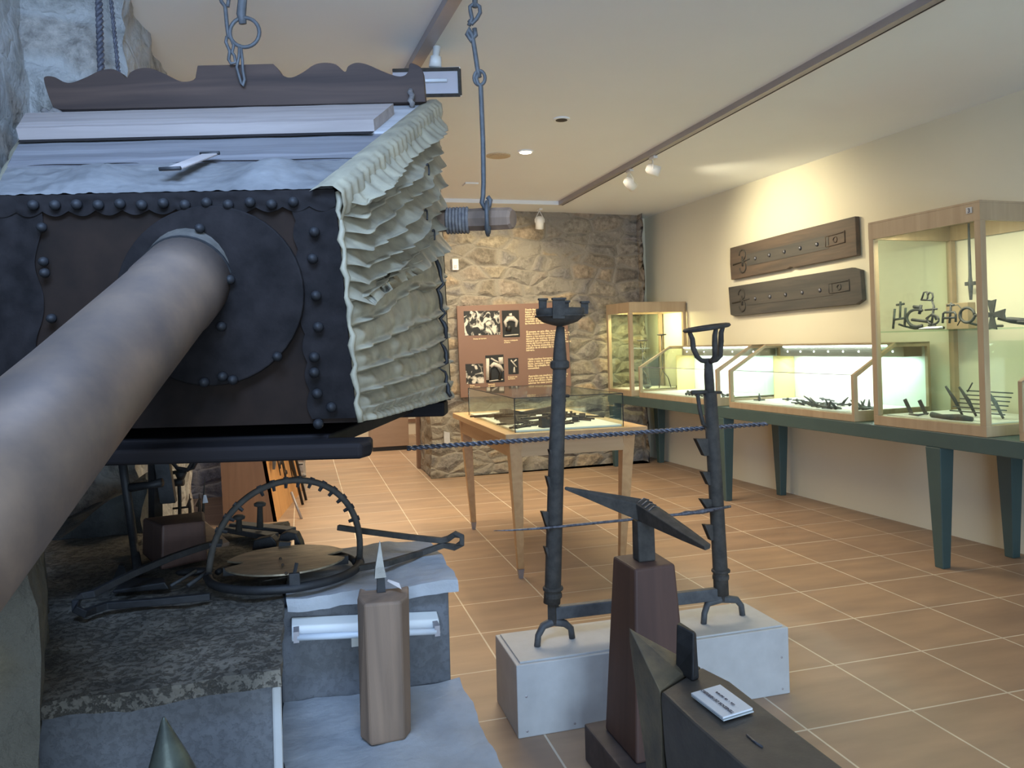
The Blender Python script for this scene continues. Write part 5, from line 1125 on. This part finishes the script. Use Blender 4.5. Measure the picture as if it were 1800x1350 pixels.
RP = [pz(622, 1000, ZH+.012), pz(680, 990, ZH+.014), at(740, 972, 2.12), at(780, 958, 2.13), at(800, 962, 2.12), at(812, 955, 2.11), at(812, 943, 2.11), at(800, 939, 2.12), at(788, 947, 2.13), at(775, 950, 2.13), at(720, 944, 2.14), at(650, 935, 2.15), at(594, 927, 2.16)]
strap(RP, .008, .007, mt=M_iron)
# ================================================================== OTHER THINGS ON THE HEARTH
# long iron frame with two rods at the left
fr = thing('pot_hanger', 'tall black iron hanger with slanting rod and cross handle at the hearth back', 'hanger', tuple(pz(243, 1008, ZH)))
obj('rod', MB().tube([pz(243, 1008, ZH), at(236, 960, 2.26), at(222, 860, 2.26), at(212, 790, 2.26)], .0115, 8), M_iron2, fr, smooth=True)
obj('cross_handle', MB().tube([at(229, 857, 2.26), at(260, 853, 2.26), at(285, 848, 2.26)], [.013, .010, .013], 8), M_iron2, fr, smooth=True)
obj('upright', MB().tube([pz(274, 938, .70), at(272, 790, 2.42)], .020, 4), M_iron2, fr)
# brown block with dark post
bz = thing('vice_block', 'reddish brown wooden block with a squared dark post on the hearth', 'block', tuple(pz(300, 1000, ZH)))
a, b = pz(283, 1003, ZH), pz(365, 985, ZH); bk_ = Vector((-.02, .16, 0))
ta, tb_ = at(286, 950, 2.32), at(355, 933, 2.32); ta = Vector((a.x+.005, a.y, ZH+.115)); tb_ = Vector((b.x-.004, b.y, ZH+.105))
e = pz(246, 990, ZH); te = Vector((e.x+.004, e.y, ZH+.10))
m = MB().hull8([a, b, b+bk_*.9, e+bk_*.6], [ta, tb_, tb_+bk_*.9, te+bk_*.6]); obj('block_body', m, M_stand, bz, bevel=.006)
p = at(299, 935, 2.42); obj('post', MB().hull8([(p.x-.024, p.y-.02, ZH+.10), (p.x+.02, p.y-.02, ZH+.10), (p.x+.02, p.y+.02, ZH+.10), (p.x-.024, p.y+.02, ZH+.10)], [(p.x-.045, p.y-.02, 1.0), (p.x-.005, p.y-.02, 1.0), (p.x-.005, p.y+.02, 1.0), (p.x-.045, p.y+.02, 1.0)]), M_iron2, bz, bevel=.002)
# plank of grooved wood with bolt
a, b = at(322, 925, 2.36), at(382, 965, 2.17); s_ = Vector((.05, .035, 0)); U = Vector((0, 0, .012))
gp = thing('grooved_plank', 'weathered grooved plank leaning on the brown block with an iron bolt', 'plank', tuple(b-Vector((0, 0, .02))))
obj('plank', MB().hull8([a-s_, b-s_*.6, b+s_*.6, a+s_], [a-s_+U, b-s_*.6+U, b+s_*.6+U, a+s_+U]), M_postw, gp, bevel=.003)
p = lerp(a, b, .45)+U; obj('bolt', MB().tube([p, at(348, 912, 2.26), at(347, 905, 2.26), at(347, 901, 2.26)], [.011, .010, .016, .012], 10), M_iron2, gp, smooth=True)
# forks standing: thin pointed irons
for (x0_, y0_, x1_, y1_, r, d_, l) in ((335, 915, 333, 868, .006, 2.62, 'short iron fork tine standing at the back of the hearth, left one'), (353, 925, 350, 868, .007, 2.62, 'iron fork tine with a barb standing at the back of the hearth, middle one'), (356, 925, 360, 838, .0045, 2.64, 'long thin iron spike with a white tag standing at the back of the hearth')):
    t = thing('iron_spike', l, 'spike', tuple(at(x0_, y0_, d_)))
    obj('shank', MB().tube([at(x0_, y0_+14, d_), at((x0_+x1_)/2, (y0_+y1_)/2, d_), at(x1_, y1_, d_)], [r, r*.9, r*.15], 7), M_rust if r > .005 else M_iron, t, smooth=True)
    if r > .005: obj('barb', MB().tube([at(x1_-4, y1_+22, d_), at(x1_, y1_+12, d_), at(x1_+2, y1_+8, d_)], r*.7, 6), M_rust, t)
    else: obj('tag', MB().tube([at(360, 870, d_-.01), at(361, 884, d_-.01)], [.004, .009], 8, flat=.3), M_card, t)
# handled irons: two long flat tools with upright knobs
def handled(label, a, b, kx, ky0, ky1, d_, blade):
    t = thing('hinge_stake', label, 'iron tool', tuple(b-Vector((0, 0, .02))))
    q = (b-a).normalized().cross(Vector((0, 0, 1))).normalized()*.022; U = Vector((0, 0, .016))
    obj('bar', MB().hull8([a-q, b-q, b+q, a+q], [a-q+U, b-q+U, b+q+U, a+q+U]), M_ironhaze, t, bevel=.003)
    obj('upright_knob', MB().tube([at(kx, ky0, d_), at(kx, ky1+9, d_), at(kx, ky1+7, d_), at(kx, ky1+3, d_), at(kx, ky1, d_)], [.010, .008, .017, .018, .010], 10), M_iron, t, smooth=True)
    obj('curved_end', MB().prism(blade, Vector((.01, .035, 0))), M_iron2, t, bevel=.003)
handled('flat iron bar with a short upright knob and scalloped end behind the trap', pz(395, 932, .705), pz(480, 948, .705), 420, 934, 905, 2.33, [at(x, y, 2.17) for x, y in ((442, 968), (446, 950), (462, 946), (476, 943), (485, 953), (487, 965), (470, 964), (455, 966))])
handled('flat iron bar with a tall upright knob and hooked end behind the trap', pz(412, 927, .712), pz(512, 938, .712), 457, 927, 882, 2.37, [at(x, y, 2.17) for x, y in ((488, 953), (492, 940), (505, 935), (520, 938), (528, 955), (531, 969), (512, 968), (517, 964), (517, 949), (503, 953))])
# dark wedges and little irons in the left foreground of the trap
a = [pz(*p, ZH) for p in ((198, 1044), (298, 1036), (297, 1030), (215, 1022))]; single('iron_wedge', MB().hull8(a, [a[0]+Vector((0, 0, .008)), a[1]+Vector((-.01, 0, .018)), a[2]+Vector((-.01, .01, .018)), a[3]+Vector((.01, 0, .010))]), M_iron2, 'black iron wedge lying under the left spring arm of the trap', 'wedge', bevel=.003)
a = [pz(*p, ZH) for p in ((196, 1024), (228, 1030), (232, 1020), (206, 1012))]; single('iron_wedge', MB().hull8(a, [lerp(a[i], sum(a, Vector())/4, .7)+Vector((0, 0, .04)) for i in range(4)]), M_iron2, 'small pointed black iron lump at the back of the long black wedge', 'wedge')
for (p0, p1, r, l) in (((300, 1030), (345, 1003), .004, 'thin iron poker on the hearth left of the trap, rear one'), ((330, 1030), (372, 1000), .005, 'thin pale iron poker on the hearth left of the trap, front one')):
    single('poker', MB().tube([pz(*p0, ZH+.004), pz(*p1, ZH+.02)], r, 6), M_ironhaze, l, 'poker', smooth=True)
single('iron_spoon', MB().ball(pz(342, 1004, ZH+.012), .03, 12, (1.5, .6, .35)), M_iron2, 'flat black iron ladle bowl lying left of the trap', 'ladle', smooth=True)
# ring frame hanging tool at the back
hf = thing('hanging_frame', 'black iron bracket of bent loops standing behind the hearth under the bellows', 'bracket', tuple(at(325, 870, 2.95)))
d_ = 2.85
obj('loop', MB().tube([at(x, y, d_) for x, y in ((303, 790), (303, 812), (312, 823), (330, 826), (337, 815), (338, 790))], .008, 8), M_iron2, hf, smooth=True)
obj('loop', MB().tube([at(x, y, d_) for x, y in ((346, 790), (347, 808), (340, 822), (320, 829), (303, 831))], .007, 8), M_iron2, hf, smooth=True)
obj('socket', MB().tube([at(318, 830, d_), at(318, 842, d_)], [.022, .012], 10), M_iron2, hf, smooth=True)
obj('cross_bar', MB().tube([at(300, 849, d_), at(322, 847, d_)], [.013, .015], 10), M_iron2, hf, smooth=True)
obj('rod', MB().tube([at(314, 830, d_), at(316, 880, d_), at(316, 935, d_), Vector((at(316, 935, d_).x, at(316, 935, d_).y, 0))], .0065, 8), M_iron2, hf, smooth=True)
obj('rod', MB().tube([at(304, 894, d_), at(332, 891, d_)], .004, 6), M_iron2, hf, smooth=True)
# ================================================================== SLOPING TOOL BOARD BEHIND THE HEARTH
f0 = pz(487, 917, 0); g0 = pz(392, 928, 0)
db = thing('tool_board', 'leaning orange pine display board hung with black iron tools behind the hearth', 'display board', (f0.x-.1, f0.y, 0))
fw_ = (pz(545, 845, 0)-f0); fw_.z = 0; fw_ = fw_.normalized()*1.33
lean = py(462, 780, f0.y)-f0; lean = lean/lean.z*1.15
A_, B_2 = f0, f0+fw_; C_2, D_2 = B_2+lean, A_+lean
gL = Vector((g0.x, f0.y, 0)); gt = Vector((g0.x-.03, f0.y, 1.15))
obj('end_panel', MB().prism([A_, D_2, gt, gL], Vector((0, .03, 0))), M_pineb, db)
obj('front_panel', MB().prism([A_+Vector((.0, 0, 0)), B_2, C_2, D_2], Vector((-.025, 0, -.005))), M_pine, db)
def TB(s, h): return A_+fw_*s+lean*(h/1.15)+Vector((.02, 0, .004))
rnd = random.Random(5)
a, b = TB(.05, .37), TB(.22, .47); n_ = Vector((.02, 0, 0)); U = Vector((0, 0, .07)); single('flat_iron', MB().hull8([a, b, b+n_, a+n_], [a+U, b+U, b+n_+U, a+n_+U]), M_ironhaze, 'flat slanting iron blade fixed on the near end of the pine tool board', 'blade', bevel=.003)
for i in range(12):
    s = .18+.06*i; z1 = .50+.22*rnd.random(); z0_ = z1-.18-.22*rnd.random(); m = MB(); x_ = Vector((.012, 0, 0))
    m.tube([TB(s, z1)+x_, TB(s+.03*rnd.uniform(-1, 1), (z0_+z1)/2)+x_, TB(s+.02, z0_)+x_], [.010, .007, .004], 6)
    if i % 2: m.tube(arc(TB(s+.02, z0_)+x_, .03, 0, 4, 8, fw_.normalized(), Vector((0, 0, 1))), .006, 6)
    single('hung_iron', m, M_iron2, 'black iron tool hung on the sloping face of the pine board', 'iron tool', 'tools on the pine board', smooth=True)
for j, (s, l) in enumerate(((.45, 'tall thin iron rod leaning on the pine board, nearer one'), (.60, 'tall notched iron rod leaning on the pine board, farther one'))):
    b0 = A_+fw_*s; b0 = Vector((b0.x+.10, b0.y, 0)); m = MB().tube([b0, TB(s, 1.0)+Vector((.02, 0, 0))], .011, 8)
    if j: 
        for q_ in range(7): c_ = lerp(b0, TB(s, 1.0), .2+.1*q_); m.tube([c_, c_+Vector((.05, 0, 0))], .006, 6)
    single('leaning_rod', m, M_iron2, l, 'rod', smooth=True)
single('prop_stick', MB().tube([pz(530, 912, 0), py(512, 865, 6.3)], .010, 7), M_track, 'thin grey prop leg standing on the tiles in front of the pine board', 'prop', smooth=True)
a = pz(311, 960, 0); single('pine_upright', MB().box(a.x-.05, a.x+.02, 6.2, 6.25, 0, 1.3), M_pine, 'narrow orange pine upright seen behind the dark post', 'upright', bevel=.003)
# cabinet in the next room
a, b = pz(656, 794, 0), pz(719, 790, 0)
cb = thing('wooden_cabinet', 'plain brown wooden pedestal with a black foot in the next room', 'pedestal', ((a.x+b.x)/2, a.y+.2, 0))
obj('cabinet_body', MB().box(a.x-.02, b.x-.0, a.y, a.y+.4, .05, 1.05), mat('pale_brown_veneer', (.46, .33, .235), (.40, .28, .20), .5, scale=3, stretch=(1, 1, 5), bump=0), cb, bevel=.003)
obj('foot', MB().box(a.x, b.x-.02, a.y+.01, a.y+.38, 0, .05), M_black, cb)
# ================================================================== CEILING FITTINGS
tr1 = thing('ceiling_track', 'long grey lighting track running along the ceiling on the right', 'lighting track', (2.46, 5, ZC-.04))
xr = [pz(985, 361, ZC-.035), pz(1652, 0, ZC-.035)]
dirr = (xr[1]-xr[0]).normalized(); T0 = xr[0]; T1 = xr[0]+dirr*7; sq = Vector((.026, 0, 0)); U = Vector((0, 0, .036))
obj('track_rail', MB().hull8([T0-sq, T1-sq, T1+sq, T0+sq], [T0-sq+U, T1-sq+U, T1+sq+U, T0+sq+U]), M_track, tr1)
obj('slot', MB().hull8([T0+sq*.55-U*.06, T1+sq*.55-U*.06, T1+sq*.75-U*.06, T0+sq*.75-U*.06], [T0+sq*.55, T1+sq*.55, T1+sq*.75, T0+sq*.75]), M_black, tr1)
E0 = T0+Vector((-2.2, -.0, 0)); sy_ = Vector((0, .026, 0))
tr3 = thing('ceiling_track', 'short crosswise lighting track near the rubble wall', 'lighting track', tuple(E0))
obj('track_rail', MB().hull8([E0-sy_, T0-sy_-sq, T0+sy_-sq, E0+sy_], [E0-sy_+U, T0-sy_-sq+U, T0+sy_-sq+U, E0+sy_+U]), M_ceil, tr3)
L0 = pz(730, 118, ZC-.035); L1 = pz(800, 0, ZC-.035); dl_ = (L1-L0).normalized(); L0 = L0-dl_*2.2; L1 = L1+dl_*2.5
tr2 = thing('ceiling_track', 'grey lighting track at the upper left carrying the floodlight', 'lighting track', tuple((L0+L1)/2))
obj('track_rail', MB().hull8([L0-sq, L1-sq, L1+sq, L0+sq], [L0-sq+U, L1-sq+U, L1+sq+U, L0+sq+U]), M_track, tr2)
# floodlight
dF = 3.45
fl_ = thing('floodlight', 'rectangular track floodlight with a dark-rimmed window, half behind the crest board', 'floodlight', tuple(at(770, 120, dF)))
obj('stem', MB().tube([at(765, 118, dF), at(766, 100, dF), at(766, 99, dF), at(768, 82, dF)], [.028, .024, .014, .018], 14), M_plw, fl_, smooth=True)
def FP(x, y, dd_): return at(x, y, dF+dd_)
m = MB().hull8([FP(690, 171, 0), FP(812, 169, 0), FP(806, 160, .16), FP(700, 162, .16)], [FP(690, 121, 0), FP(809, 117, 0), FP(804, 122, .16), FP(700, 124, .16)]); obj('housing', m, M_plw, fl_, bevel=.003)
for (a, b) in (((690, 124), (807, 121)), ((807, 121), (809, 167)), ((690, 169), (809, 167))): obj('window_rim', MB().tube([FP(*a, -.006), FP(*b, -.006)], .008, 4), M_iron, fl_)
m = MB().prism([FP(690, 127, -.004), FP(803, 125, -.004), FP(805, 164, -.004), FP(690, 166, -.004)], FW*.003); obj('reflector', m, M_track, fl_)
obj('lamp_tube', MB().tube([FP(690, 143, -.012), FP(786, 141, -.012)], .008, 10), M_tubeoff, fl_, smooth=True)
# spots
def track_spot(label, x, y, zoff, aim, base, r=.038, L=.10):
    p = base+Vector((0, 0, -zoff)); t = thing('track_spotlight', label, 'spotlight', tuple(base))
    d = (Vector(aim)-p).normalized(); s_ = d.cross(Vector((0, 0, 1))).normalized()
    obj('adapter', MB().box(base.x-.015, base.x+.015, base.y-.05, base.y+.03, base.z-.02, base.z), M_plw, t, bevel=.002)
    for k_ in (-1, 1): obj('yoke_arm', MB().tube([base+Vector((0, 0, -.018)), p+s_*(r+.004)*k_+Vector((0, 0, .03)), p+s_*(r+.004)*k_], .004, 6), M_plw, t)
    obj('lamp_can', MB().lathe(p-d*L*.5, [(r*.45, 0), (r*.85, .012), (r, .035), (r, L), (r*.9, L), (r*.85, L-.01), (.002, L-.02)], 24, d), M_plw, t, smooth=True)
    return t
b1 = pz(1106, 300, ZC-.04); b2 = pz(1147, 277, ZC-.04); b3 = pz(948, 368, ZC-.04)
track_spot('white track spotlight on the right track, left of the pair', 1, 1, .10, (3.7, 6.0, 1.3), Vector((b1.x, b1.y, ZC-.036)))
track_spot('white track spotlight on the right track, right of the pair', 1, 1, .09, (3.75, 4.6, 1.9), Vector((b2.x, b2.y, ZC-.036)))
track_spot('white track spotlight hanging in front of the rubble wall', 1, 1, .13, (b3.x+.1, b3.y+.6, .6), Vector((b3.x, b3.y, ZC-.036)), .040, .12)
def disc(label, x, y, r, mt, name, cat, hole=False, lit=False):
    p = pz(x, y, ZC-.004); t = thing(name, label, cat, (p.x, p.y, ZC-.01))
    obj('trim_ring', MB().lathe((p.x, p.y, ZC-.008), [(r*.72, .0), (r, .001), (r, .008), (r*.72, .008)], 28), mt, t, smooth=False)
    obj('lamp_face', MB().lathe((p.x, p.y, ZC-.010), [(r*.70, 0), (r*.70, .004)], 24), M_halo if lit else M_black if hole else mt, t)
    return p
p = disc('glowing recessed ceiling downlight', 924, 267, .055, M_ceil, 'recessed_downlight', 'downlight', lit=True)
spot('downlight_beam', (p.x, p.y, ZC-.03), (p.x, p.y, 0), 55, HAL, 110, .8, .04)
disc('unlit recessed ceiling downlight with a dark centre', 987, 210, .05, M_ceil, 'recessed_downlight', 'downlight', hole=True)
disc('round yellowish flush speaker grille in the ceiling beside the chain', 876, 274, .085, M_yelgrille if 'M_yelgrille' in globals() else mat('yellowed_grille', (.62, .50, .34), None, .7, scale=90, bump=.2), 'ceiling_speaker', 'speaker')
p = pz(826, 324, ZC-.004); single('ceiling_sensor', MB().box(p.x-.05, p.x+.06, p.y-.06, p.y+.06, ZC-.012, ZC), M_ceil, 'small flat rectangular plate on the ceiling far left of the downlight', 'sensor', bevel=.002)

REL = {}
# ------------------------------------------------------------------ look-alikes are told apart by their place
ORD = ['leftmost', 'second', 'third', 'fourth', 'fifth', 'sixth', 'seventh', 'eighth', 'ninth', 'tenth', 'eleventh', 'twelfth', 'thirteenth', 'fourteenth', 'fifteenth', 'sixteenth']
def screen_x(o):
    if o.type == 'MESH':
        n = len(o.data.vertices); c = sum((v.co for v in o.data.vertices), Vector())/n+o.location
    else: c = o.location
    d = c-O; return d.dot(RT)/d.dot(FW)
def ordinal(label, new):
    L = sorted([o for o in SC.objects if o.parent is None and o.get('label') == label], key=screen_x); n = len(L)
    for i, o in enumerate(L):
        if n == 1: o['label'] = new[1:].strip() if new.startswith('%') else new.replace('%s ', '')
        else: o['label'] = new % ('rightmost' if i == n-1 else ORD[i]+('' if i == 0 else ' from left'))
for old in sorted({o['label'] for o in SC.objects if o.parent is None and o.get('label') and o.get('group')}):
    k = [o for o in SC.objects if o.parent is None and o.get('label') == old]
    if len(k) > 1:
        ordinal(old, REL.get(old, old+', %s'))
